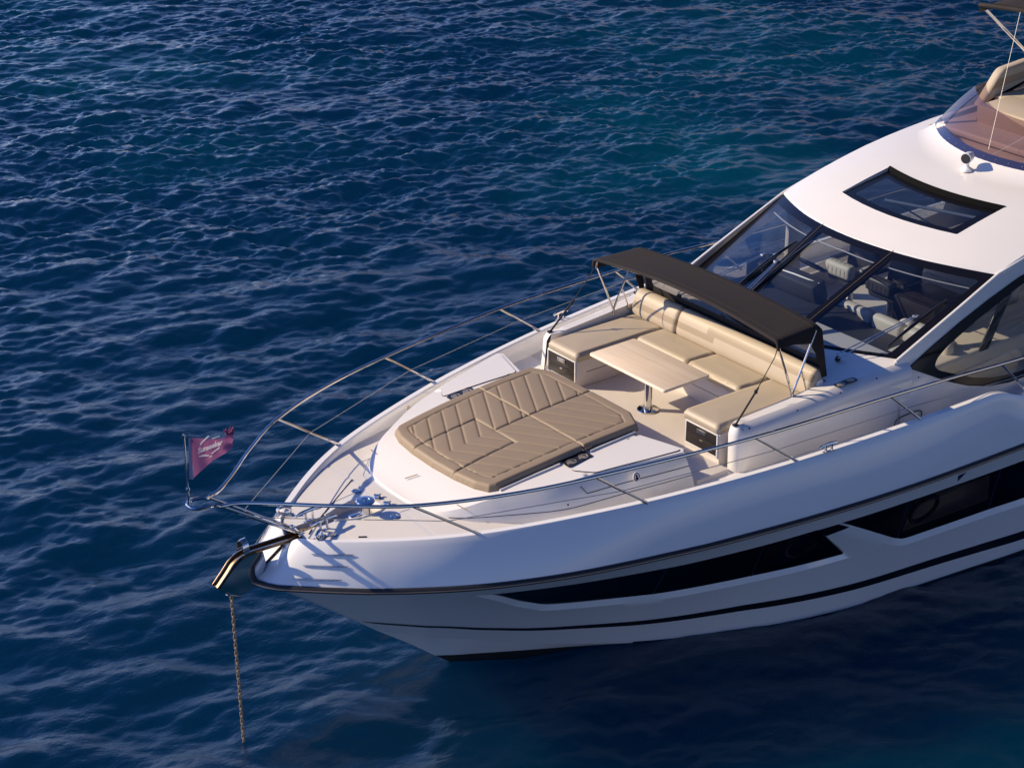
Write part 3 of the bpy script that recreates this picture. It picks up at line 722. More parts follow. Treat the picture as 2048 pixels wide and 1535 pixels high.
for name, poly in (('forward_cushion', fw_poly), ('after_cushion', af_poly)):
    P, F = patch(poly, [], .0105)
    d = polydist(P, resample(poly, .5)); dw = polydist(P, whole)
    th = .078; r = .045; e = np.clip(d/r, 0, 1); ew = np.clip(dw/r, 0, 1); es = np.clip(d/.013, 0, 1); prof = np.minimum(np.sqrt(np.clip(1-(1-ew)**2, 0, 1)), .35+.65*np.sqrt(np.clip(1-(1-es)**2, 0, 1))); prof = np.where(dw < 1e-4, 0, prof)
    inner = dw > .15
    g = np.full(len(P), 9.)
    for a, b in segs: g = np.minimum(g, segdist(P, a, b))
    g = np.where(inner, g, 9)
    bord = np.abs(dw-.15)
    if name == 'forward_cushion':
        sm = [((2.3, -.385), (3.30, -.375)), ((2.3, .385), (3.30, .375)), ((3.3, -.375), (3.3, .375)), ((3.3, 0), (3.8, 0))]
    else: sm = [((3.7, 0), (4.8, 0))]
    s_ = np.min([segdist(P, a, b) for a, b in sm], axis=0)
    gr = np.minimum(g, bord)
    dep = .0105*np.exp(-(gr/.0075)**2)+.005*np.exp(-gr/.026)+.018*np.exp(-(s_/.010)**2)+.004*np.exp(-s_/.03)
    Z = np.array([zt(x, y) for x, y in P])+.004+(th-dep)*prof
    mb = MB().add([(x, y, z) for (x, y), z in zip(P, Z)], F)
    pr = resample(poly, .0105); mb.grid([[(x, y, zt(x, y)+.004) for x, y in pr], [(x, y, zt(x, y)-.01) for x, y in pr]], 0, True)
    o = mb.build(name, M['pad'], pad, angle=80, weld=False, fixn=True)
# slim white tracks along the pad's edge
mb = MB()
for s in (-1, 1): mb.tube([(2.62, s*.975, zt(2.62, 1)+.012), (3.1, s*1.01, zt(3.1, 1)+.012), (3.42, s*1.03, zt(3.42, 1)+.012)], .013, 6); mb.tube([(3.85, s*1.045, zt(3.85, 1)+.012), (4.52, s*1.04, zt(4.52, 1)+.012)], .013, 6)
each(mb, 'pad_track', M['gel'], mould)

# ================================================================== COAMING AND CABIN BASE
def zc(x): return float(np.interp(x, [5.3, 5.6, 6.4, 7.0, 7.5, 8.0, 20], [2.93, 2.945, 2.985, 3.035, 3.07, 3.09, 3.10]))
co_out = [(5.395, 1.66), (5.41, 1.74), (5.47, 1.795), (5.6, 1.825), (6.3, 1.875), (7.0, 1.925), (7.6, 1.965), (8.1, 2.0)]
co_in = [(8.1, 0), (7.02, 0), (7.02, 1.625), (5.50, 1.60), (5.40, 1.62)]
def build_coaming():
    mb = MB(); n = len(co_out)
    tin = []
    for i, (x, y) in enumerate(co_out):
        tin.append((x+(.06 if i < 2 else .03 if i == 2 else 0), y-(.115 if i > 2 else .06 if i == 2 else .02)))
    top = [(x, -y) for x, y in tin]+[(8.1, 0), (7.02, 0), (7.02, -1.625), (5.55, -1.60)]
    P, F = patch(top, [], .12); mb.add([(x, y, zc(x)) for x, y in P], F)
    O = spline([(x, y, 0) for x, y in co_out], 4); T = spline([(x, y, 0) for x, y in tin], 4)
    rows = []
    for o, t in zip(O, T):
        z0 = zd(o.x)-.03; zt_ = zc(o.x); r = [(t.x, -t.y, zt_)]
        for k in (1, 2, 3): a = k/3; r.append((t.x+(o.x-t.x)*a, -(t.y+(o.y-t.y)*a), zt_-.085*a**1.5))
        for k in (1, 2, 3, 4): a = k/4; z = zt_-.085; r.append((o.x-.02*a*(o.x < 5.45), -(o.y+.035*a), z+(z0-z)*a))
        rows.append(r)
    mb.grid(rows)
    inn = [(tin[0][0], tin[0][1]), (5.55, 1.60), (7.02, 1.625), (7.02, 0)]
    mb.grid([[(x, -y, zc(x)), (x, -y, 2.42)] for x, y in inn]); f0 = rows[0]
    mb.grid([[(tin[0][0], -tin[0][1], zc(5.4)), (tin[0][0], -tin[0][1], 2.42)], [f0[-1], f0[-1]]])
    mb.mirror(); return mb.build('coaming', M['gel'], yacht, angle=42, fixn=True)
coam = build_coaming()
# cabin side wall: ruled between the windscreen edge / roof edge and the side deck
def ztop_edge(x): return float(np.interp(x, [7.9, 7.97, 9.70, 9.76, 10.49, 11.0, 11.5, 12.0, 12.6, 18], [3.10, 3.133, 3.813, 3.81, 3.985, 4.075, 4.15, 4.20, 4.24, 4.30]))
def wy(x, z):
    zr = ztop_edge(x); t = min(1, max(0, (z-2.45)/(zr-2.45))); return 2.045-.165*t**1.3+.012*(x-8)*.5
swin = [(8.11, 3.015), (8.40, 2.865), (8.72, 2.70), (9.1, 2.54), (9.5, 2.42), (9.9, 2.36), (10.4, 2.35), (13.5, 2.6), (13.8, 3.75), (11.6, 3.84), (10.7, 3.80), (10.05, 3.70), (9.5, 3.545), (8.98, 3.365), (8.5, 3.18)]
swin = roundpoly(ccw(swin), .05)
gwin = [(8.52, 2.93), (8.60, 2.86), (9.2, 2.61), (9.6, 2.51), (10.0, 2.46), (10.4, 2.45), (13.3, 2.68), (13.5, 3.66), (11.6, 3.74), (10.7, 3.70), (10.1, 3.60), (9.3, 3.34), (8.75, 3.12), (8.58, 3.02)]
gwin = roundpoly(ccw(gwin), .06)
def wall_pts(P, off, s): return [(x, s*(wy(x, z)+off), z) for x, z in P]
outer = [(7.9, 2.28)]+[(x, 2.28) for x in np.arange(8.5, 17.9, .8)]+[(17.5, 2.28)]+[(x, ztop_edge(x)-.004) for x in (17.5, 15, 13, 12.6, 12, 11.5, 11, 10.49, 9.76, 9.70, 9, 8.5, 7.97)]+[(7.9, 3.10)]
P, F = patch(outer, [gwin], .12)
for s in (-1, 1):
    wl = MB().add(wall_pts(P, 0, s), F).build('cabin_side', M['gel'], yacht, angle=60, fixn=True)
    P2, F2 = patch(swin, [gwin], .09); fr = MB().add(wall_pts(P2, .007, s), F2).build('side_window', M['frit'], yacht, fixn=True)
    P3, F3 = patch(gwin, [], .12); MB().add(wall_pts(P3, .004, s), F3).build('pane', M['glass_side'], fr, fixn=True)
    MB().tube([(x, s*(wy(x, z)+.008), z) for x, z in resample(swin, .1)], .007, 5, closed=True).build('window_seal', M['seal'], fr)
    # inner post and shelf
    if s > 0: MB().box((9.87, s*1.80, 3.15), (.26, .07, 1.3), .01).build('window_post', M['lining'], yacht)
    # rounded shoulder where the wall meets the windscreen pillar
    mb = MB(); mb.tube([(7.93, s*1.872, 3.115), (8.4, s*1.876, 3.305), (9.0, s*1.878, 3.54), (9.70, s*1.872, 3.815), (10.49, s*1.888, 3.985), (11.5, s*1.90, 4.15), (12.6, s*1.91, 4.24), (15, s*1.92, 4.27)], .022, 8); mb.build('pillar_edge', M['gel'], yacht)
    # oval access hatch outline and studs on the wall
    cx, cz = 8.03, 2.39; ov = [(cx+.24*math.copysign(abs(math.cos(a))**.6, math.cos(a)), cz+.075*math.copysign(abs(math.sin(a))**.6, math.sin(a))) for a in np.linspace(0, 2*math.pi, 30, endpoint=False)]
    MB().tube([(x, s*(2.06+.02*(z < 2.3)), z+.01*(x-8)) for x, z in ov], .007, 5, closed=True).build('access_hatch_seam', M['steelblue'], wl)
    mb = MB()
    for x, z in ((8.25, 2.86), (8.05, 2.93)): mb.lathe((x, s*(wy(x, z)), z), [(.011, 0), (.008, .006)], 8, axis=(0, s, .1))
    each(mb, 'wall_stud', M['seal'], wl)
for s in (-1, 1):
    mb = MB()
    for x in (5.52, 5.60, 6.32, 6.98, 7.55): mb.lathe((x, s*(float(np.interp(x, [q[0] for q in co_out[2:]], [q[1] for q in co_out[2:]]))-.035), zc(x)-.045), [(.011, 0), (.008, .006)], 8, axis=(0, s, .8))
    each(mb, 'cover_stud', M['seal'], coam)
    # double cup plate aft of the sofa
    cp = roundpoly([(6.98, 1.775), (7.30, 1.80), (7.30, 1.91), (6.98, 1.885)], .05); cp = [(x, s*(y-.03)) for x, y in cp]; cp = ccw(cp)
    o = sheet('cup_holder', cp, M['steelblue'], coam, dz=.006, zf=lambda x, y: zc(x), step=.05)
    mb = MB()
    for x in (7.06, 7.22): mb.lathe((x, s*(1.811), zc(x)+.006), [(.05, 0), (.05, .006), (.044, .007), (.04, .003)], 16)
    each(mb, 'cup_ring', bpy.data.materials['cup_liner'], o)

# ================================================================== WINDSCREEN
def wtop(y):
    q = (y/1.845)**2; return np.array([9.12+.58*q, y, 3.857-.045*q])
def wdir(y): return np.array([-1.352, y*(-.12+.035*y*y), -.605])
def wtb(y): return 1.33-.037*y*y
def WS(y, t, off=0.):
    p = wtop(y)+wdir(y)*t; n = np.array([-.41, .1*y, .91]); return p+n*off/np.linalg.norm(n)
def wpoly(c): return [(y, t*1.48) for y, t in c]
fr_out = [(y, 0.0) for y in np.linspace(-1.85, 1.85, 21)]+[(y, wtb(y)*1.48) for y in np.linspace(1.85, -1.85, 21)]
fr_out = [(y, t) for y, t in fr_out]
def pane_poly(ya0, ya1, yb0, yb1):
    top = [(y, (.085+.02*abs(y))*1.48) for y in np.linspace(ya0, ya1, 6)]; bot = [(y, (wtb(y)-.055)*1.48) for y in np.linspace(yb1, yb0, 6)]
    return roundpoly(ccw(top+bot), .05, 3)
panes = [pane_poly(-1.765, -.69, -1.70, -.64), pane_poly(-.555, .555, -.50, .50), pane_poly(.69, 1.765, .64, 1.70)]
P, F = patch(fr_out, panes, .11)
wsf = MB().add([WS(y, t/1.48, .004) for y, t in P], F).build('windscreen', M['frit'], yacht, fixn=True)
for pn in panes:
    P, F = patch(pn, [], .15); MB().add([WS(y, t/1.48, 0) for y, t in P], F).build('pane', M['glass_ws'], wsf, fixn=True)
for s in (-1, 1):
    mb = MB(); mb.tube([WS(s*.612, t, .012) for t in np.linspace(.0, 1.3, 8)], .004, 5); mb.build('mullion_joint', mat('beige_sealant', (.16, .12, .08), .6) if s < 0 else bpy.data.materials['beige_sealant'], wsf)
    mb = MB(); rows = []
    for t in np.linspace(.02, 1.3, 8): rows.append([WS(s*.612+dy, t, -.012) for dy in (-.055, .055)])
    mb.grid(rows); rows2 = [[WS(s*.612+dy, t, -.07) for dy in (.03, -.03)] for t in np.linspace(.05, 1.25, 8)]; mb.grid(rows2); mb.build('mullion', M['frit'], wsf)
# trim just under the roof edge inside each pane
for a, b in ((-1.72, -.70), (-.55, .55), (.70, 1.72)):
    MB().tube([WS(y, .15+.03*abs(y), -.05) for y in np.linspace(a, b, 9)], .009, 6).build('header_trim', M['lining'], wsf)
# wipers: pantograph arm pair and blade, parked over the panes
def wiper(piv, head, b0, b1, nm=None):
    w_ = MB().lathe((piv[0], piv[1], piv[2]), [(.035, 0), (.035, .03), (.02, .05)], 12).build('wiper', M['blackplastic'], yacht)
    p, h = np.array(piv)+np.array([0, 0, .04]), np.array(WS(*head, .075)); sd = np.array([.03, .03, 0])
    MB().tube([p-sd, h-sd*.6], .008, 6).tube([p+sd+np.array([0, .03, 0]), h+sd*.6], .008, 6).build('arm', M['steel_brush'], w_)
    MB().box(h, (.07, .06, .03), .008).build('arm_head', M['steel'], w_)
    y0, t0 = b0; y1, t1 = b1; L = [WS(y0+(y1-y0)*k/10, t0+(t1-t0)*k/10, .012+.035*math.sin(math.pi*k/10)) for k in range(11)]
    B = [WS(y0+(y1-y0)*k/10, t0+(t1-t0)*k/10, .014) for k in range(11)]
    MB().tube(L, .014, 5).tube(B, .012, 5).build('blade', M['blackplastic'], w_)
wiper((7.48, -1.35, 3.08), (-1.61, .72), (-1.63, 1.085), (-1.68, .42))
wiper((7.30, 1.30, 3.07), (.93, .635), (.91, 1.05), (.73, .305))
wiper((7.28, .46, 3.07), (.62, .618), (.585, 1.0), (.49, .218))

# ================================================================== ROOF
def zroof(x, y):
    s_ = x-.58*(y/1.845)**2; z = float(np.interp(s_, [9.0, 9.12, 9.4, 9.74, 10.2, 10.66, 11.1, 11.5, 12, 13, 18], [3.83, 3.865, 3.945, 4.028, 4.118, 4.192, 4.245, 4.28, 4.315, 4.35, 4.36])); return z-.035*(y/1.85)**4+.0
roof_out = [(9.12+.58*(y/1.845)**2-.012, y) for y in np.linspace(-1.86, 1.86, 25)]+[(11, 1.885), (13, 1.91), (17.4, 1.92), (17.4, -1.92), (13, -1.91), (11, -1.885)]
sk = [(9.736+.58*(y/1.845)**2, y) for y in np.linspace(-1.0, 1.0, 9)]+[(10.66+.58*(y/1.845)**2, y) for y in np.linspace(1.0, -1.0, 9)]
sk = ccw(sk); skr = roundpoly(sk, .02, 2)
P, F = patch(ccw(roof_out), [skr], .13)
mb = MB().add([(x, y, zroof(x, y)) for x, y in P], F)
ro = ccw(roof_out); ri = resample(ro, .13)
mb.grid([[(x, y, zroof(x, y)) for x, y in ri], [(x*1.0+(q[0]-x), q[1], zroof(x, y)-.022) for (x, y), q in zip(ri, inset(ri, -.012))], [(x, y, zroof(x, y)-.06) for x, y in inset(ri, .01)]], 0, True)
rs = resample(skr, .13); mb.grid([[(x, y, zroof(x, y)) for x, y in rs], [(x, y, zroof(x, y)-.05) for x, y in rs]], 0, True)
roof = mb.build('roof', M['gel'], yacht, angle=40, fixn=True)
# sliding roof hatch: black bordered glass, black sheet painting the shaded gap at its after edge
skg = inset(skr, .004); pane = ccw([(9.736+.14+.58*(y/1.845)**2, y) for y in np.linspace(-.84, .84, 7)]+[(10.48+.58*(y/1.845)**2, y) for y in np.linspace(.84, -.84, 7)])
pane = roundpoly(pane, .03, 2); zsk = lambda x, y: zroof(x, y)-.022-.035*max(0, (x-.58*(y/1.845)**2-9.74)/.92)
P, F = patch(skg, [pane], .12); hat = MB().add([(x, y, zsk(x, y)) for x, y in P], F).build('roof_hatch', M['frit'], yacht, fixn=True)
P, F = patch(pane, [], .15); MB().add([(x, y, zsk(x, y)-.003) for x, y in P], F).build('pane', M['glass_roof'], hat, fixn=True)
mb = MB(); ys = np.linspace(-1.0, 1.0, 14)
mb.grid([[(10.655+.58*(y/1.845)**2, y, zroof(10.66+.58*(y/1.845)**2, y)+.010), (10.625+.58*(y/1.845)**2, y, zroof(10.66+.58*(y/1.845)**2, y)+.004), (10.61+.58*(y/1.845)**2, y, zroof(10.66, 0)-.06)] for y in ys]); mb.build('hatch_gap_shade', M['gap_shade_black'], hat)
mb = MB(); mb.tube([(10.635+.58*(y/1.845)**2, y, zroof(10.66+.58*(y/1.845)**2, y)-.03) for y in ys], .008, 5); mb.build('hatch_bead', M['chain'], hat)
mb = MB(); mb.tube([(10.25, .35, 3.98), (10.75, -.05, 3.6)], .012, 5).tube([(10.2, .5, 3.99), (10.65, -.75, 3.99)], .022, 6); mb.build('hatch_stay', M['white'], hat)

# ================================================================== FLYBRIDGE
def fb(y): return 11.66+.25*y*y+.02*y**4          # foot of the fly windscreen
ys = np.linspace(-1.56, 1.56, 27)
mb = MB(); rows = []
for y in ys:
    e = abs(y)/1.56; x1 = fb(y); x0 = x1-(.50-.2*e**3); z0 = zroof(x0, y); z1 = 4.385+.0*y
    rows.append([(x0+(x1-x0)*t, y*(1+.05*(1-t)*e**4), z0+(z1-z0)*(t**2.2)+.012*math.sin(math.pi*t)) for t in np.linspace(0, 1, 8)])
mb.grid(rows)
for s in (-1, 1):
    r2 = []
    for x in np.linspace(fb(1.56), 17.2, 12):
        yb = 1.56+.12*min(1, (x-fb(1.56))/1.5); r2.append([(x-.0, s*(yb+.22*(1-t)), zroof(x, 1.8)+(4.385+.05*min(1, (x-12.3)/2)-zroof(x, 1.8))*t**2) for t in np.linspace(0, 1, 6)])
    r2.insert(0, [(x, y, z) for x, y, z in (rows[-1] if s > 0 else rows[0])[0:8:1]][:0] or r2[0]); mb.grid(r2)
fair = mb.build('flybridge_fairing', M['gel'], yacht, angle=50, fixn=True)
def fly(y, t):
    """acrylic screen, t 0 foot .. 1 top; wraps aft along the sides"""
    return np.array([fb(y)+.66*t-.05*math.sin(math.pi*t)*0, y*(1-.045*t), 4.385+.40*t+.03*math.sin(math.pi*t)])
def flyside(x, s, t):
    x0 = fb(1.56); yb = 1.56+.12*min(1, (x-x0)/1.5); return np.array([x+.66*t*max(0, 1-(x-x0)/2.5), s*(yb-.045*1.56*t), 4.385+(.40+.06*min(1, (x-x0)/2))*t])
rows = [[fly(y, t) for t in np.linspace(0, 1, 7)] for y in np.linspace(-1.3, 1.3, 23)]
sc = MB().grid(rows).build('fly_screen', M['plexi'], yacht, fixn=True)
for s in (-1, 1):
    rows = [[fly(s*y, t) for t in np.linspace(0, 1, 7)] for y in np.linspace(1.3, 1.56, 6)]+[[flyside(x, s, t) for t in np.linspace(0, 1, 7)] for x in np.linspace(fb(1.56)+.05, 15.5, 16)]
    MB().grid(rows).build('side_screen', M['plexi'], sc, fixn=True)
    rows = [[fly(s*(1.3+dy), t)+np.array([-.006, s*.004, .004]) for dy in (-.03, .03)] for t in np.linspace(.06, 1.0, 6)]; MB().grid(rows).build('screen_joint', M['flyframe'], sc, fixn=True)
mb = MB(); rows = [[fly(y, t)+np.array([-.008, s_*0, .006]) for t in (-.06, .09)] for s_ in (0,) for y in np.linspace(-1.56, 1.56, 30)]; mb.grid(rows); mb.build('screen_foot', M['flyframe'], sc, fixn=True)
mb = MB()
for y in np.linspace(-1.5, 1.5, 16): mb.lathe(fly(y, .02)+np.array([-.012, 0, .01]), [(.009, 0), (.007, .006)], 8, axis=(-.5, 0, .85))
each(mb, 'screen_screw', M['steel'], sc)
# flybridge moulding seen through the screen
mb = MB(); mb.box((12.75, .15, 4.40), (1.2, 2.5, .10), .04); mb.build('fly_dash', M['gel_in'], yacht)
fs_ = thing('flybridge_sofa', 'beige flybridge sofa behind the bronze screen at the upper right', 'sofa', (13.3, .9, 4.3))
mb = MB(); mb.box((13.0, .35, 4.55), (.75, 1.5, .30), .05); mb.box((13.15, -.55, 4.52), (.9, .6, .28), .05); mb.box((14.2, 1.1, 4.52), (1.8, .5, .25), .05); mb.build('seat', M['sofa'], fs_)
prof = [(13.02, 4.50), (13.12, 4.60), (13.42, 4.94), (13.50, 4.985), (14.0, 5.02), (15.4, 5.05), (15.4, 4.70), (13.9, 4.66), (13.5, 4.60), (13.25, 4.50)]
pp = roundpoly(ccw(prof), .06); n = len(pp); mb = MB(); rows = []
for k, (d, y) in enumerate(((.05, 1.34), (.012, 1.355), (0, 1.39), (0, 1.46), (.012, 1.49), (.05, 1.505))):
    rows.append([(x, y, z) for x, z in inset(pp, d)])
mb.grid(rows, 0, True); mb.add(rows[0], [tuple(range(n))]); mb.add(rows[-1], [tuple(range(n))[::-1]]); bk = mb.build('backrest', M['sofa'], fs_, fixn=True, angle=50)
bnd = roundpoly(ccw([(13.22, 4.72), (13.34, 4.86), (15.3, 4.93), (15.3, 4.86), (13.4, 4.74)]), .01)
mb = MB(); mb.add([(x, 1.336, z) for x, z in bnd], [tuple(range(len(bnd)))]); mb.build('band', M['sofa2'], bk)
mb = MB(); mb.box((14.5, 1.44, 4.56), (2.6, .05, .03), .01); mb.build('back_rail', M['white'], fs_)
for x in (13.35, 13.8, 14.1, 14.8): MB().tube([(x, 1.42, 4.42), (x, 1.42, 4.66)], .02, 8).build('back_post', M['steel'], fs_)
# bimini over the flybridge
bim = thing('bimini_top', 'dark flybridge bimini canopy edge cut off by the top right corner', 'bimini', (14.5, 0, 4.4))
rows = []
for x in np.linspace(13.12, 16.6, 10):
    r = []
    for y in np.linspace(-1.62, 1.62, 15): q = abs(y)/1.62; r.append((x-.0, y, 5.96+.10*(1-q**2)+.05*math.sin((x-13.1)*.9)-.09*max(0, (q-.93)/.07)))
    rows.append(r)
mb = MB().grid(rows); mb.grid([[(x, y, z) for x, y, z in rows[0]], [(x+.03, y, z-.07) for x, y, z in rows[0]]]); mb.build('canopy', M['canvas'], bim, fixn=True)
mb = MB(); MB().tube([(13.13, y, 5.915+.10*(1-(abs(y)/1.62)**2)) for y in np.linspace(-1.62, 1.62, 15)], .035, 8).build('front_hem', M['canvas'], bim)
for s in (-1, 1): mb.tube([(13.16, s*1.6, 5.90), (14.3, s*1.62, 5.02), (15.0, s*1.62, 4.5)], .022, 8)
each(mb, 'frame_tube', M['steel'], bim)
MB().tube([(11.72, .10, 4.375), (12.77, .62, 5.98+.1)], .0035, 5).tube([(11.72, .08, 4.375), (11.72, -1.2, 5.35)], .0025, 4).build('guy_line', M['wire'], bim)
MB().box((11.70, .1, 4.375), (.09, .03, .02), .006).tube([(11.66, .05, 4.38), (11.70, .16, 4.40), (11.74, .05, 4.39), (11.78, .14, 4.385)], .008, 5).build('guy_shackle', M['chain'], bim)
# searchlight
c = np.array([11.31, .09, zroof(11.31, 0)+.035])
slt = MB().lathe(c+np.array([0, 0, -.02]), [(.085, 0), (.08, .025), (.05, .045), (.032, .06), (.028, .12)], 20).build('searchlight', M['white'], yacht)
ax = np.array([-.93, -.32, .02]); ax /= np.linalg.norm(ax); hc = c+np.array([.02, .01, .155])
MB().lathe(hc-ax*.12, [(.03, 0), (.055, .02), (.068, .08), (.075, .17), (.075, .20), (.062, .20)], 24, axis=ax).build('lamp_head', M['white'], slt)
MB().lathe(hc+ax*.065, [(.062, 0), (.055, .008), (.03, .015), (.005, .016)], 20, axis=ax).build('lens', M['lens'], slt)
MB().lathe(hc+ax*.068, [(.068, 0), (.066, .016), (.060, .016)], 20, axis=ax).build('bezel', M['rubber'], slt)

# ================================================================== INTERIOR
itr = MB(); itr.box((12.8, 0, 2.16), (9.4, 3.6, .06)); fl = itr.build('saloon_floor', M['floor'], yacht)
mb = MB()
P, F = patch(ccw([(7.45, -1.0), (7.40, 0), (7.45, 1.0), (7.9, 1.65), (8.3, 1.72), (9.0, 1.72), (9.1, .42), (9.20, .36), (9.22, -.5), (9.1, -1.6), (8.3, -1.72), (7.95, -1.65)]), [], .2)
mb.add([(x, y, 2.93-.06*(x-7.4)-(.10 if y < -.1 else 0)*min(1, max(0, (-y-.1)/.1))) for x, y in P], F); mb.build('dashboard', M['dash'], yacht, fixn=True)
MB().box((10.1, -1.36, 2.58), (2.8, .76, .34), .05, seg=3).build('side_settee', M['cream'], yacht)
rot = Matrix.Rotation(R_(-18), 3, 'Y')
hc_ = MB().box((9.03, .86, 2.96), (.26, .86, .34), .05, rot=rot).build('helm_console', M['darkleather'], yacht)
mb = MB()
for k in range(5): mb.box((8.905+.012*k, .86, 2.87+.045*k), (.012, .62, .008), .002)
each(mb, 'air_vent_slat', M['steelblue'], hc_)
MB().tube([(8.96, 1.24, 3.10), (8.95, .86, 3.13), (9.0, .45, 3.11)], .012, 6).build('console_trim', M['white'], hc_)
wc = np.array([9.12, .70, 3.26]); wa = np.array([-.45, 0, .9]); wa /= np.linalg.norm(wa); wx = np.cross(wa, (0, 1, 0)); wx /= np.linalg.norm(wx)
wa2 = np.array([.55, 0, .83]); u_ = np.array([0, 1., 0]); v_ = np.cross(wa2, u_)
sw = MB().tube([wc+u_*(.2*math.cos(a))+v_*(.2*math.sin(a)) for a in np.linspace(0, 2*math.pi, 28, endpoint=False)], .018, 8, closed=True).build('steering_wheel', M['blackplastic'], hc_)
mb = MB()
for a in (.5, 2.6, 4.7): mb.tube([wc, wc+u_*(.19*math.cos(a))+v_*(.19*math.sin(a))], .012, 5)
mb.lathe(wc-wa2*.01, [(.05, 0), (.045, .03)], 14, axis=wa2); mb.build('spoke', M['steel_brush'], sw)
MB().box((9.0, 1.50, 2.98), (.34, .34, .34), .06).build('side_console', M['darkleather'], yacht)
MB().lathe((8.98, 1.36, 3.15), [(.06, 0), (.06, .05), (.045, .09), (.01, .10)], 16).build('compass', M['blackplastic'], yacht)
def helm_seat(x, y, lab, pale):
    t = thing('helm_seat', lab, 'helm seat', (x, y, 2.2), 'helm seats behind the windscreen')
    MB().tube([(x+.2, y, 2.2), (x+.2, y, 2.75)], .05, 10).build('pedestal', M['steel_brush'], t)
    MB().box((x+.22, y, 2.84), (.46, .52, .16), .06, seg=3).build('seat', M['darkleather'], t)
    bo = MB().box((x-.02, y, 2.98), (.16, .46, .20), .05, seg=4).build('bolster', M['cream'] if pale else M['darkleather'], t)
    for k in range(5): MB().tube([(x-.10, y-.15+.075*k, 2.92), (x-.102, y-.15+.075*k, 3.0), (x-.085, y-.15+.075*k, 3.062), (x-.03, y-.15+.075*k, 3.083), (x+.04, y-.15+.075*k, 3.075)], .005, 5).build('stitch_seam', M['darkleather'] if not pale else M['lining'], bo)
    MB().box((x+.46, y, 3.12), (.14, .52, .55), .06, seg=3, rot=Matrix.Rotation(R_(10), 3, 'Y')).build('backrest', M['darkleather'], t)
    for q in (-1, 1): MB().box((x+.25, y+q*.29, 3.02), (.38, .07, .07), .03).build('armrest', M['cream'] if pale else M['darkleather'], t)
helm_seat(9.85, .86, 'dark helm seat with pale quilted bolster, directly behind the steering wheel', True)
helm_seat(9.85, .12, 'dark helm seat at the middle of the windscreen, left of the black cabinet', False)
mb = MB().box((10.0, -.62, 2.62), (.7, .72, .82), .015); cbn = mb.build('saloon_cabinet', M['wood_dark'], yacht)
MB().box((9.64, -.80, 2.42), (.02, .26, .30), .004).build('cabinet_panel', M['lining'], cbn)
MB().box((9.625, -.80, 2.40), (.012, .16, .12), .002).build('socket_plate', M['blackplastic'], cbn)
ss = thing('saloon_settee', 'cream settee just inside the near windscreen pane, below the black cabinet', 'settee', (9.4, -.7, 2.2))
mb = MB()
for y0, y1 in ((.32, -.28), (-.30, -.82), (-.84, -1.62)): mb.box((9.27, (y0+y1)/2, 2.74), (.16, y0-y1, .30), .065, seg=3)
mb.build('backrest', M['cream'], ss); MB().box((9.50, -1.15, 2.5), (.34, 1.0, .2), .05).build('seat', M['cream'], ss)
mb = MB()
for k in range(4): mb.box((9.40, -.75-.22*k, 2.83+.01*(k % 2)), (.14, .22, .16), .06, seg=3, rot=Matrix.Rotation(R_(13*k-15), 3, 'X'))
each(mb, 'cushion', M['cream'], ss)
s2 = thing('saloon_sofa', 'large pale sofa deep in the cabin beyond the black cabinet', 'sofa', (11.3, 0, 2.2))
MB().box((11.1, -.1, 2.45), (.8, 1.5, .45), .08, seg=3).build('seat', M['lining'], s2)
MB().box((11.45, .1, 2.75), (.25, 1.9, .75), .1, seg=3, rot=Matrix.Rotation(R_(12), 3, 'Y')).build('backrest', M['lining'], s2)
MB().box((12.2, -1.35, 2.45), (2.6, .5, .5), .08).build('return_seat', M['cream'], s2)
mb = MB()
for s in (-1, 1): mb.box((12.6, s*1.72, 2.35), (8.0, .06, .42), .01)
mb.build('saloon_lining', M['lining'], yacht)
MB().box((17.3, 0, 3.2), (.05, 3.6, 2.0)).build('saloon_bulkhead', M['lining'], yacht)
mb = MB(); P, F = patch(ccw([(9.35, -.0), (9.6, 1.3), (9.95, 1.78), (17.3, 1.8), (17.3, -1.8), (9.95, -1.78), (9.6, -1.3)]), [inset(sk, -.05)], .25); mb.add([(x, y, zroof(x, y)-.09) for x, y in P], F); mb.build('headliner', M['lining'], yacht, fixn=True)
MB().box((9.9, -1.72, 3.0), (.16, .03, .95), .01, rot=Matrix.Rotation(R_(28), 3, 'Y')).build('blind_pole', M['blackplastic'], yacht)

# ================================================================== COCKPIT SOFA
sf = thing('cockpit_sofa', 'beige U shaped leather sofa around the wooden table under the black sprayhood', 'sofa', (6.2, 0, 2.44))
bp_ = ccw([(5.345, 1.0), (6.30, 1.0), (6.30, -1.0), (5.345, -1.0), (5.345, -1.575), (6.98, -1.605), (6.98, 1.605), (5.345, 1.575)])
base = MB().prism(bp_, 2.34, 2.805, .012, 2).build('sofa_base', M['gel_in'], sf)
mb = MB(); mb.tube([(5.50, .999, 2.63), (6.302, .999, 2.63), (6.299, -.999, 2.63), (5.50, -.999, 2.63)], .004, 4); mb.build('base_groove', M['seal'], base)
for s in (-1, 1):
    fm = MB()
    for (yc, zc_, dy, dz) in ((1.285, 2.797, .545, .016), (1.285, 2.515, .545, .016)): fm.box((5.337, s*yc, zc_), (.022, dy, dz), .003)
    for yc in (1.020, 1.550): fm.box((5.337, s*yc, 2.656), (.022, .016, .266), .003)
    f_ = fm.build('drawer_frame', M['gel'] if s < 0 else M['gel'], base)
    dr = MB(); dr.box((5.338, s*1.285, 2.722), (.014, .512, .128), .004); dr.box((5.336, s*1.285, 2.588), (.014, .512, .128), .004); d_ = dr.build('drawer', M['drawer'], base)
    MB().box((5.325, s*1.285, 2.735), (.016, .15, .045), .006).build('handle', M['steel_brush'], d_)
    MB().box((5.326, s*1.285, 2.625), (.010, .05, .014), .003).build('latch', M['steel_brush'], d_)
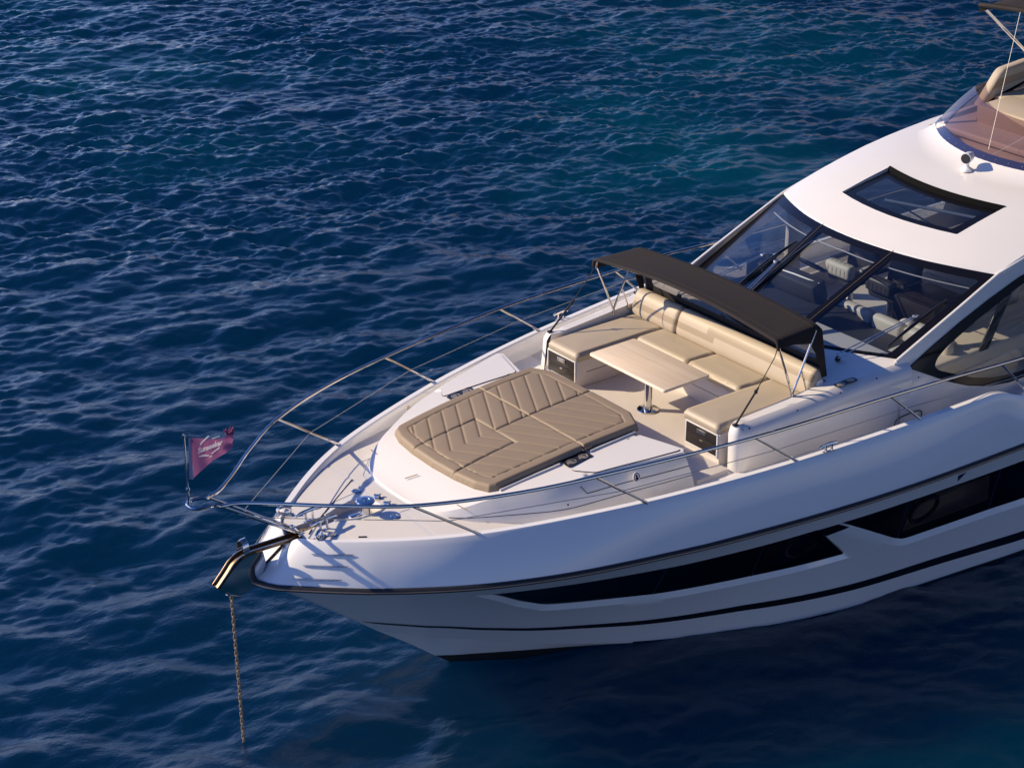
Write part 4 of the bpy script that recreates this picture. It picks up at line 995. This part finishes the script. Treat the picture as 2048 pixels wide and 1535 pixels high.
def cushion(poly, name, parent, z0=2.805, z1=2.915, r=.045, m='sofa', step=.05):
    poly = ccw(poly); P, F = patch(poly, [], step)
    d = polydist(P, resample(poly, .4)); e = np.clip(d/r, 0, 1); pr = np.sqrt(np.clip(1-(1-e)**2, 0, 1)); crown = .012*np.clip(d/.25, 0, 1)
    Z = z1-r+r*pr+crown
    mb = MB().add([(x, y, z) for (x, y), z in zip(P, Z)], F)
    q = resample(poly, step); mb.grid([[(x, y, z1-r) for x, y in q], [(x, y, z0+.012) for x, y in q], [(x, y, z0-.002) for x, y in inset(q, .012)]], 0, True)
    return mb.build(name, M[m], parent, angle=75, fixn=True)
def fine(poly): return roundpoly(poly, .05, 4)
cushion(fine([(5.325, .975), (6.26, .975), (6.52, .972), (6.755, .962), (6.755, 1.57), (5.325, 1.56)]), 'seat_cushion', sf, step=.03)
cushion(fine([(5.325, -.955), (5.325, -1.56), (6.755, -1.57), (6.755, -.966), (6.52, -.976), (6.2, -.955)]), 'seat_cushion', sf, step=.03)
cushion(fine([(6.265, .966), (6.265, .02), (6.755, -.02), (6.755, .956), (6.52, .966)]), 'seat_cushion', sf, step=.03)
cushion(fine([(6.265, .012), (6.225, -.945), (6.52, -.968), (6.755, -.958), (6.755, -.028)]), 'seat_cushion', sf, step=.03)
# rolled backrest with a darker band stepping half way along
prof = [(6.735, 2.90), (6.725, 2.94), (6.728, 2.985), (6.735, 3.01), (6.745, 3.05), (6.757, 3.085), (6.772, 3.125), (6.795, 3.17), (6.83, 3.205), (6.87, 3.222), (6.92, 3.215), (6.965, 3.19), (6.99, 3.14), (7.0, 3.05), (7.0, 2.90)]
def backrest(y0, y1):
    ysb = np.unique(np.round(np.concatenate([np.linspace(y0, y0+.06, 5), np.linspace(y0+.06, y1-.06, 22), np.linspace(y1-.06, y1, 5), [.05, .19] if y0 < .05 < y1 else []]), 4)); mb = MB(); rows = []
    for y in ysb:
        e = min(y-y0, y1-y)/.06; k = math.sqrt(max(0, 1-(1-min(1, e))**2)); k = .62+.38*k
        cx, cz_ = 6.88, 3.0; rows.append([(cx+(x-cx)*k, y, 2.9+(z-2.9)*(.75+.25*k)) for x, z in prof])
    n = len(prof)
    for i in range(len(rows)-1):
        ym = (ysb[i]+ysb[i+1])/2
        lo = 3 if ym > .19 else 5
        if .05 < ym < .19: lo = 3
        for j in range(n-1):
            band = (lo <= j < lo+2) or (.05 < ym < .19 and 3 <= j < 7)
            mb.add([rows[i][j], rows[i][j+1], rows[i+1][j+1], rows[i+1][j]], [(0, 1, 2, 3)], 1 if band else 0)
    for r in (rows[0], rows[-1]): mb.add(r, [tuple(range(n))])
    return mb.build('backrest', [M['sofa'], M['sofa2']], sf, angle=60, fixn=True)
backrest(-1.615, .745); backrest(.752, 1.60)
MB().lathe((6.90, -1.617, 3.03), [(.055, 0), (.055, .012), (.035, .016)], 18, axis=(0, -1, 0)).build('speaker_ring', M['gel'], base)

# ------------------------------------------------------------------ table
tb = thing('cockpit_table', 'pale wooden table on one steel leg in front of the beige sofa', 'table', (5.64, 0, 2.445))
tp = roundpoly(ccw([(5.272, -.69), (6.01, -.69), (6.01, .69), (5.272, .69)]), .04)
mb = MB(); rows = []
for d, z in ((.012, 3.022), (0, 3.03), (0, 3.05), (.004, 3.057), (.012, 3.061)): rows.append([(x, y, z) for x, y in inset(tp, d)])
mb.grid(rows, 0, True); mb.add(rows[-1], [tuple(range(len(tp)))]); mb.add(rows[0], [tuple(range(len(tp)))[::-1]]); mb.build('tabletop', M['teak'], tb, angle=40)
MB().lathe((5.645, 0, 2.45), [(.048, 0), (.048, .575)], 24).build('leg', M['steel'], tb)
MB().lathe((5.645, 0, 2.444), [(.135, 0), (.135, .012), (.128, .018), (.058, .020), (.056, .05), (.048, .055)], 32).build('base_plate', M['steel'], tb)
MB().box((5.645, 0, 3.012), (.3, .3, .02), .004).build('top_bracket', M['steel_brush'], tb)

# ================================================================== SPRAYHOOD
sh = thing('sprayhood', 'black canvas sprayhood on a steel frame over the beige sofa', 'sprayhood', (6.5, 0, 2.95))
fe = [(1.648, 3.70), (1.64, 3.765), (1.60, 3.80), (1.46, 3.818), (1.0, 3.868), (.5, 3.906), (0, 3.918)]
ae_ = [(1.61, 3.68), (1.60, 3.765), (1.56, 3.80), (1.40, 3.822), (.95, 3.855), (.5, 3.878), (0, 3.886)]
fe = fe+[(-y, z) for y, z in fe[-2::-1]]; ae_ = ae_+[(-y, z) for y, z in ae_[-2::-1]]
f3 = spline([(6.14, y, z) for y, z in fe], 5); a3 = spline([(6.83, y, z) for y, z in ae_], 5)
rows = []
for k, t in enumerate(np.linspace(0, 1, 9)):
    rows.append([(a.x+(b.x-a.x)*t, a.y+(b.y-a.y)*t, a.z+(b.z-a.z)*t-.018*math.sin(math.pi*t)*(1-abs(a.y)/1.7)) for a, b in zip(f3, a3)])
n = len(f3)
# front hem rolls under; the after side drops as a skirt to the backrest, with a window
rows.insert(0, [(p.x+.015, p.y*.99, p.z-.045) for p in f3]); 
can = MB().grid(rows)
mid = [(p.x+.055, p.y, p.z-.04) for p in a3]
can.grid([rows[-1], mid])
can.build('canopy', M['canvas'], sh, fixn=True, angle=60)
for k in (2, 8):
    MB().tube([(x, y, z+.0015) for x, y, z in rows[k]], .0045, 5).build('canopy_seam', M['canvas'], sh)
MB().tube([(p.x-.002, p.y*1.002, p.z-.02) for p in f3], .021, 8).build('front_hem', M['canvas'], sh)
def skirt(y0, y1, z0=lambda y: 3.16, top=None, x0=6.885, x1=6.99):
    pass
zt_a = lambda y: float(np.interp(y, [p.y for p in a3][::-1], [p.z for p in a3][::-1]))-.04
sk_o = [(y, zt_a(y)) for y in np.linspace(1.60, -1.60, 21)]+[(-1.625, 3.1), (1.625, 3.1)]
sk_o = ccw(sk_o); w_o = roundpoly(ccw([(1.47, 3.27), (1.43, 3.70), (0, 3.80), (-1.43, 3.70), (-1.47, 3.27)]), .06)
def skp(y, z): t = (3.85-z)/.75; return (6.885+.13*t+.02*math.sin(4*y)*t*(1-t), y, z)
P, F = patch(sk_o, [w_o], .09); skt = MB().add([skp(y, z) for y, z in P], F).build('back_skirt', M['canvas'], sh, fixn=True)
P, F = patch(w_o, [], .12); MB().add([skp(y, z) for y, z in P], F).build('clear_window', M['vinyl'], skt, fixn=True)
for s in (-1, 1):   # quarter panel at each end, with its own window
    q = [(6.83, 3.74), (6.885, 3.72), (7.0, 3.1), (6.93, 3.1), (6.80, 3.45), (6.70, 3.60), (6.42, 3.66), (6.15, 3.66), (6.14, 3.74)]
    q = ccw(q); P, F = patch(q, [], .06); MB().add([(x, s*(1.612+.012*(x-6.14)*0+.02*(3.7-z)*(x > 6.8)), z) for x, z in P], F).build('end_panel', M['canvas'], sh, fixn=True)
    ft = (6.455, s*1.612, 2.945)
    MB().tube([ft, (6.45, s*1.615, 3.02), (6.155, s*1.632, 3.73)], .0135, 8).build('frame_leg', M['steel'], sh)
    MB().tube([(6.45, s*1.615, 3.01), (6.80, s*1.602, 3.74)], .0135, 8).build('frame_leg', M['steel'], sh)
    MB().tube([(6.60, s*1.612, 3.26), (6.72, s*1.60, 2.95)], .010, 8).build('frame_strut', M['steel'], sh)
    MB().lathe((6.452, s*1.614, 3.02), [(.02, -.02), (.022, 0), (.02, .02)], 10).build('frame_joint', M['steel'], sh)
    MB().tube([(6.14, s*1.635, 3.69), (6.10, s*1.64, 3.60), (5.80, s*1.665, 3.26)], .006, 6).tube([(5.84, s*1.662, 3.30), (5.47, s*1.69, 2.94)], .013, 6).build('tension_strap', M['strap'], sh)
    MB().box((5.80, s*1.665, 3.26), (.04, .03, .05), .008).box((5.47, s*1.69, 2.945), (.06, .05, .03), .01).build('strap_buckle', M['blackplastic'], sh)
MB().tube([(p.x+.02, p.y*.985, p.z-.04) for p in f3], .0135, 8).tube([(p.x, p.y*.985, p.z-.035) for p in a3], .0135, 8).build('frame_bow', M['steel'], sh)

# ================================================================== RAILS
top = [(-.38, .13, 3.165), (-.2, .20, 3.17), (.13, .46, 3.165), (.54, .82, 3.16), (1.201, 1.307, 3.147), (2.1, 1.70, 3.142), (3.132, 1.971, 3.138), (5.146, 2.322, 3.131), (7.2, 2.465, 3.095), (8.135, 2.53, 3.075), (9.5, 2.57, 2.995), (11, 2.6, 2.96), (13, 2.6, 2.95)]
sta = [((2.043, 1.353, 2.545), (1.201, 1.307, 3.147)), ((3.861, 2.00, 2.60), (3.132, 1.971, 3.138)), ((5.812, 2.345, 2.645), (5.146, 2.322, 3.131)), ((7.67, 2.54, 2.692), (7.2, 2.465, 3.095)), ((9.62, 2.55, 2.50), (9.05, 2.555, 3.03)), ((11.6, 2.62, 2.5), (11.2, 2.6, 2.96))]
loop = [(-.38, .13, 3.165), (-.43, .095, 3.185), (-.50, .105, 3.20), (-.60, .11, 3.205), (-.665, .07, 3.205), (-.685, 0, 3.205)]
loop = loop+[(x, -y, z) for x, y, z in loop[-2::-1]]
rail = MB().tube(spline(loop, 6), .021, 10).build('pulpit_rail', M['rail'], yacht)
for s in (-1, 1):
    MB().tube(spline([(x, s*y, z) for x, y, z in top], 8), .021, 10).build('bow_rail', M['rail'], rail)
    MB().tube([(-.38, s*.13, 3.165), (.587, s*.087, 2.49)], .018, 10).build('pulpit_leg', M['rail'], rail)
    MB().lathe((.587, s*.087, 2.49), [(.03, -.02), (.03, .012), (.02, .03)], 12).build('leg_foot', M['steel'], rail)
    for b, t in sta:
        B, T = np.array(b)*(1, s, 1), np.array(t)*(1, s, 1); d = (T-B)/np.linalg.norm(T-B)
        MB().tube([B, T], .0155, 8).tube([B-d*.01, B+d*.09], .0185, 8).build('stanchion', M['rail'], rail)
    gw = [(.02, s*.105, 2.885)]+[(b[0]+(t[0]-b[0])*.47, s*(b[1]+(t[1]-b[1])*.47), b[2]+(t[2]-b[2])*.47) for b, t in sta]
    MB().tube(gw, .0048, 5).build('guard_wire', M['wire'], rail)
    mb = MB()
    for p in gw: mb.box(p, (.03, .03, .016), .004)
    each(mb, 'wire_clip', M['steel'], rail)

# ------------------------------------------------------------------ cleats, fairleads, windlass
def cleat(x, y, z, ang, L=.26, h=.085, parent=None):
    R3 = Matrix.Rotation(ang, 3, 'Z'); mb = MB(); pts = []
    for k in range(13):
        t = -1+k/6; pts.append(Vector((x, y, z))+R3 @ Vector((t*L/2, 0, h+.012*(1-t*t)-.006*(abs(t) > .9))))
    mb.tube(pts, [.013+.008*math.sqrt(max(0, 1-((k-6)/6)**2)) for k in range(13)], 8)
    for q in (-.045, .045):
        p = Vector((x, y, z))+R3 @ Vector((q, 0, 0)); mb.lathe(p, [(.020, 0), (.0145, .012), (.0135, h+.005)], 10)
    mb.box((x, y, z+.003), (.15, .045, .008), .003, rot=R3); return mb.build('mooring_cleat', M['steel'], parent or yacht)
cleat(6.249, -2.435, zG(6.25)+.006, R_(-6)); cleat(6.249, 2.435, zG(6.25)+.006, R_(6))
cleat(.81, .085, 2.50, R_(4), L=.36, h=.12); cleat(.82, -.19, 2.50, R_(4), L=.36, h=.12)
for x, y, a in ((.68, -.315, 30), (.66, .36, -30)):
    R3 = Matrix.Rotation(R_(a), 3, 'Z'); c = Vector((x, y, 2.51)); mb = MB()
    mb.tube([c+R3 @ Vector((.075*math.cos(t), 0, .05+.038*math.sin(t))) for t in np.linspace(0, 2*math.pi, 18, endpoint=False)], .016, 8, closed=True)
    mb.box(c+Vector((0, 0, .0)), (.17, .09, .02), .006, rot=R3); mb.build('fairlead', M['steel'], yacht)
wz = 2.43
wd = MB().lathe((1.40, -.15, wz), [(.10, 0), (.10, .03), (.075, .05), (.066, .07)], 28).build('windlass', M['steel'], yacht)
MB().lathe((1.39, -.165, wz+.07), [(.062, 0), (.052, .03), (.052, .12), (.062, .145)], 24).build('drum', M['steel_brush'], wd)
MB().lathe((1.38, -.17, wz+.215), [(.062, 0), (.105, .012), (.108, .022), (.098, .032), (.05, .036), (.045, .030), (.016, .030), (.015, .04)], 32).build('drum_cap', M['steel'], wd)
MB().box((1.27, -.13, wz+.04), (.16, .10, .09), .03, seg=3).build('chain_stripper', M['steel'], wd)

# ------------------------------------------------------------------ bow roller and chain
def channel(name, cl, hw, hgt, m, parent):
    mb = MB(); rows = []
    for i, (x, z) in enumerate(cl):
        a, b = np.array(cl[max(i-1, 0)]), np.array(cl[min(i+1, len(cl)-1)]); t = (b-a)/np.linalg.norm(b-a); n = np.array([-t[1], t[0]]);
        if n[1] < 0: n = -n
        w_ = hw(i) if callable(hw) else hw; q = lambda d: (x+n[0]*d, z+n[1]*d)
        pr = [(-w_, hgt), (-w_-.006, hgt), (-w_-.006, -.006), (w_+.006, -.006), (w_+.006, hgt), (w_, hgt), (w_, 0), (-w_, 0)]
        rows.append([(q(d)[0], y, q(d)[1]) for y, d in pr])
    mb.grid(rows, 0, True); return mb.build(name, m, parent, angle=40, fixn=True)
clr = [(.66, 2.432), (.45, 2.418), (.0, 2.435), (-.10, 2.425), (-.17, 2.40), (-.23, 2.36), (-.30, 2.28), (-.425, 2.15)]
rol = channel('anchor_roller', clr, .048, .035, M['bronze'], yacht)
for s in (-1, 1):
    MB().tube([(x+.0, s*.051, z+.036) for x, z in clr[1:]], .005, 6).build('roller_edge', M['print_steel'], rol)
    pl = ccw([(.12, 2.43), (-.05, 2.44), (-.16, 2.41), (-.24, 2.345), (-.44, 2.15), (-.40, 2.10), (-.30, 2.03), (-.20, 1.98), (.06, 2.06), (.15, 2.28)])
    P, F = patch(pl, [], .2); mb = MB().add([(x, s*.064, z) for x, z in P], F); mb.add([(x, s*.070, z) for x, z in P], F); mb.build('cheek_plate', M['steel'], rol)
mb = MB().box((-.265, 0, 2.02), (.20, .16, .014), .004, rot=Matrix.Rotation(R_(27), 3, 'Y')); mb.lathe((-.33, -.075, 2.06), [(.02, 0), (.02, .012)], 10, axis=(0, -1, 0)); mb.build('roller_tab', M['steel_brush'], rol)
MB().lathe((-.36, -.055, 2.14), [(.04, 0), (.03, .05), (.03, .06), (.04, .11)], 18, axis=(0, 1, 0)).build('roller_wheel', M['rubber'], rol)
rows = []
for a in np.linspace(0, math.pi, 15):
    y, z = .075*math.cos(a), 2.46+.155*math.sin(a)**.8 if a not in (0,) else 2.46
    rows.append([(-.115, y, z), (-.045, y, z+.008), (-.045, y*.94, z), (-.115, y*.94, z-.008)])
mb = MB().grid(rows, 0, True); mb.build('keeper_hoop', M['steel'], rol)
MB().tube([(.03, 0, 2.13), (.10, 0, 2.175), (.42, 0, 2.385)], .012, 6).build('stem_seam', M['seal'], bul)
# vent slots on the bow flare, three a side
for s in (-1, 1):
    for u_, t0 in ((.30, .72), (.26, .47), (.22, .18)):
        pts = []
        for k in range(9):
            u = u_+.42*k/8; a, g = RP(u), GP(u); bulge = .022*sstep(0, 1, u); t = t0+.02*k/8; p = a+(g-a)*t; n = np.array([-.4*math.exp(-u), -1, .5]); p = p+n*bulge*math.sin(math.pi*t)*.8
            nn = np.array([-.55, -.6, .6]); nn /= np.linalg.norm(nn); pts.append((p+nn*.010)*np.array([1, -s, 1]))
        MB().tube(pts, [.004]+[.009]*7+[.004], 6).build('chafe_strip', M['steel_brush'], bul)
# anchor chain
lk = MB(); lp = []
for a in np.linspace(0, 2*math.pi, 16, endpoint=False): lp.append((.0155*math.cos(a), 0, .030*math.sin(a)+.012*math.copysign(1, math.sin(a))*(abs(math.sin(a)) > .2)))
lk.tube(lp, .0072, 6, closed=True)
p0, p1 = np.array([-.262, -.01, 2.00]), np.array([-.145, .13, -.25])
ch = thing('anchor_chain', 'rusty anchor chain hanging from the bow roller into the blue water', 'chain', tuple(p0))
L = np.linalg.norm(p1-p0); d = (p1-p0)/L; nlk = int(L/.052); zq = Vector((0, 0, 1)).rotation_difference(Vector(-d)); first = None
for k in range(nlk):
    if first is None:
        lk.v = [tuple(Vector(v)+Vector(p0)) for v in lk.v]; o = lk.build('link', M['chain'], ch); first = o
    else: o = first.copy(); col.objects.link(o)
    o.parent = ch; o.location = Vector(d*(k*.052)); o.rotation_mode = 'QUATERNION'; o.rotation_quaternion = zq @ Matrix.Rotation(R_(35+90*(k % 2)), 3, 'Z').to_quaternion()
dk = thing('chain_on_deck', 'short run of chain lying in the deck well beside the windlass', 'chain', (1.1, -.05, 2.44))
q0, q1 = np.array([.62, 0, 2.47]), np.array([1.30, -.10, 2.455]); nd = int(np.linalg.norm(q1-q0)/.05)
zq = Vector((0, 0, 1)).rotation_difference(Vector(q1-q0).normalized())
for k in range(nd):
    o = first.copy(); col.objects.link(o); o.parent = dk; o.location = Vector(q0+(q1-q0)*k/nd)-Vector((1.1, -.05, 2.44)); o.rotation_mode = 'QUATERNION'; o.rotation_quaternion = zq @ Matrix.Rotation(R_(45+90*(k % 2)), 3, 'Z').to_quaternion(); o.scale = (1.1, 1.1, 1)

# ================================================================== PENNANT
fg = thing('bow_pennant', 'purple pennant with white lettering on a thin steel staff at the bow', 'flag', (-.683, 0, 3.205))
MB().tube([(-.683, 0, 3.20), (-.683, 0, 3.42)], .0125, 10).tube([(-.683, 0, 3.42), (-.683, 0, 4.01)], .0095, 10).lathe((-.683, 0, 4.01), [(.012, 0), (.016, .012), (.012, .03), (.003, .036)], 12).lathe((-.683, 0, 3.41), [(.02, -.015), (.022, 0), (.02, .015)], 12).build('flag_staff', M['steel'], fg)
# cloth plane faces the camera side: runs aft and to port from the staff
fdx = np.array([.5, -.866, 0]); fdn = np.array([.866, .5, 0])     # along the fly, and its far side
def flagp(a, z):
    """a metres along the fly, z height"""
    k = min(1, max(0, a-.05)/.2); b = .016*math.sin(a*11+z*3+.5)*k+.006*math.sin(a*27+z*9)*k+.02*max(0, a-.44)/.1*math.sin(z*40)
    return np.array([-.672, 0, z])+fdx*a+fdn*b
FT = [(.054, 4.003), (.086, 4.009), (.246, 4.028), (.361, 4.053), (.429, 4.077), (.484, 4.113), (.50, 4.15), (.56, 4.10)]
FB = [(.02, 3.53), (.064, 3.545), (.142, 3.628), (.224, 3.712), (.305, 3.795), (.38, 3.85), (.464, 3.914), (.527, 3.970), (.56, 4.03)]
def ftop(a): return float(np.interp(a, *zip(*FT)))
def fbot(a): return float(np.interp(a, *zip(*FB)))
rows = [[flagp(a, fbot(a)+(ftop(a)-fbot(a))*t) for t in np.linspace(0, 1, 15)] for a in np.linspace(.062, .56, 42)]
cl = MB().grid(rows).build('flag_cloth', M['purple'], fg, fixn=False)
mb = MB(); mb.grid([[flagp(.012+.05*q+.028*(z-3.53)/.47, z) for z in np.linspace(3.53, 4.006, 8)] for q in (0, .5, 1)]); mb.build('hem', M['purplehem'], cl)
# knotted, frayed tip
mb = MB(); kt = flagp(.51, 4.12)
for k in range(9):
    a = random.uniform(0, 6.28); q = kt+fdx*random.uniform(-.03, .06)+np.array([0, 0, .01]); pts = [q]
    for j in range(4): pts.append(pts[-1]+fdx*random.uniform(-.012, .016)+fdn*random.uniform(-.02, .02)+np.array([0, 0, random.uniform(.004, .028)]))
    mb.tube(pts, [.013, .015, .012, .010, .004], 6)
mb.build('knotted_tip', M['purple'], cl)
def on_flag(u, v, off=.004):
    """emblem plane: u along the slanted baseline, v up; both in metres"""
    a = .134+u*.93; z = 3.838+u*.53+v*.95; return flagp(a, z)-fdn*off
def text_mesh(txt, size, shear=.0):
    cu = bpy.data.curves.new('lettering', 'FONT'); cu.body = txt; cu.size = size; cu.shear = shear; cu.offset = .0032; cu.resolution_u = 3
    o = bpy.data.objects.new('lettering', cu); col.objects.link(o); dg = bpy.context.evaluated_depsgraph_get(); dg.update()
    me = bpy.data.meshes.new_from_object(o.evaluated_get(dg)); v = [tuple(p.co) for p in me.vertices]; f = [tuple(p.vertices) for p in me.polygons]
    bpy.data.objects.remove(o); bpy.data.curves.remove(cu); bpy.data.meshes.remove(me); return v, f
tv, tf = text_mesh('Sunseeker', .088, .12); tw = max(p[0] for p in tv)
mb = MB().add([on_flag(p[0]*.345/tw, p[1]) for p in tv], tf); mb.build('lettering', M['print'], cl, smooth=False)
# laurel sprays around the word and the small crown-like line above it
mb = MB()
def leaf(u, v, ang, l, w_):
    c, s_ = math.cos(ang), math.sin(ang); pts = [(0, 0), (l*.3, w_), (l*.75, w_*.7), (l, 0), (l*.7, -w_*.5), (l*.3, -w_*.6)]
    mb.add([on_flag(u+x*c-y*s_, v+x*s_+y*c) for x, y in pts], [tuple(range(6))])
for k in range(6):
    t = k/5; leaf(.035+.10*t, .085+.055*t**.8, .55-.1*t, .034, .009)
    leaf(.040+.10*t, .098+.050*t**.8, 1.0-.2*t, .026, .007)
for k in range(5):
    t = k/4; leaf(.04+.085*t, -.045-.030*t, 2.75-.2*t, .034, .011); leaf(.045+.08*t, -.03-.032*t, -.75+.2*t, .022, .007)
    leaf(.185+.085*t, -.065+.028*t, .55, .034, .011); leaf(.175+.085*t, -.055+.02*t, .0, .026, .007)
for (u0, v0, u1, v1) in ((.13, -.072, .185, -.095), (.18, -.075, .135, -.105)): mb.add([on_flag(u0, v0), on_flag(u1, v1), on_flag(u1, v1-.007), on_flag(u0, v0-.007)], [(0, 1, 2, 3)])
for k in range(7): mb.add([on_flag(.20+.016*k, .118-.012*k*.1), on_flag(.212+.016*k, .118), on_flag(.212+.016*k, .106), on_flag(.20+.016*k, .106)], [(0, 1, 2, 3)])
mb.build('laurel_print', M['print'], cl, smooth=False)

# small arrow mark below the rub rail amidships
u0 = 8.26; q = [(u0-.05, .062), (u0+.09, .055), (u0+.0, .115)]
hs = MB().add([S(u, v)+Sn(u, v)*.004 for u, v in q], [(0, 1, 2)]); hs.build('lift_point_mark', M['flyframe'], hull)
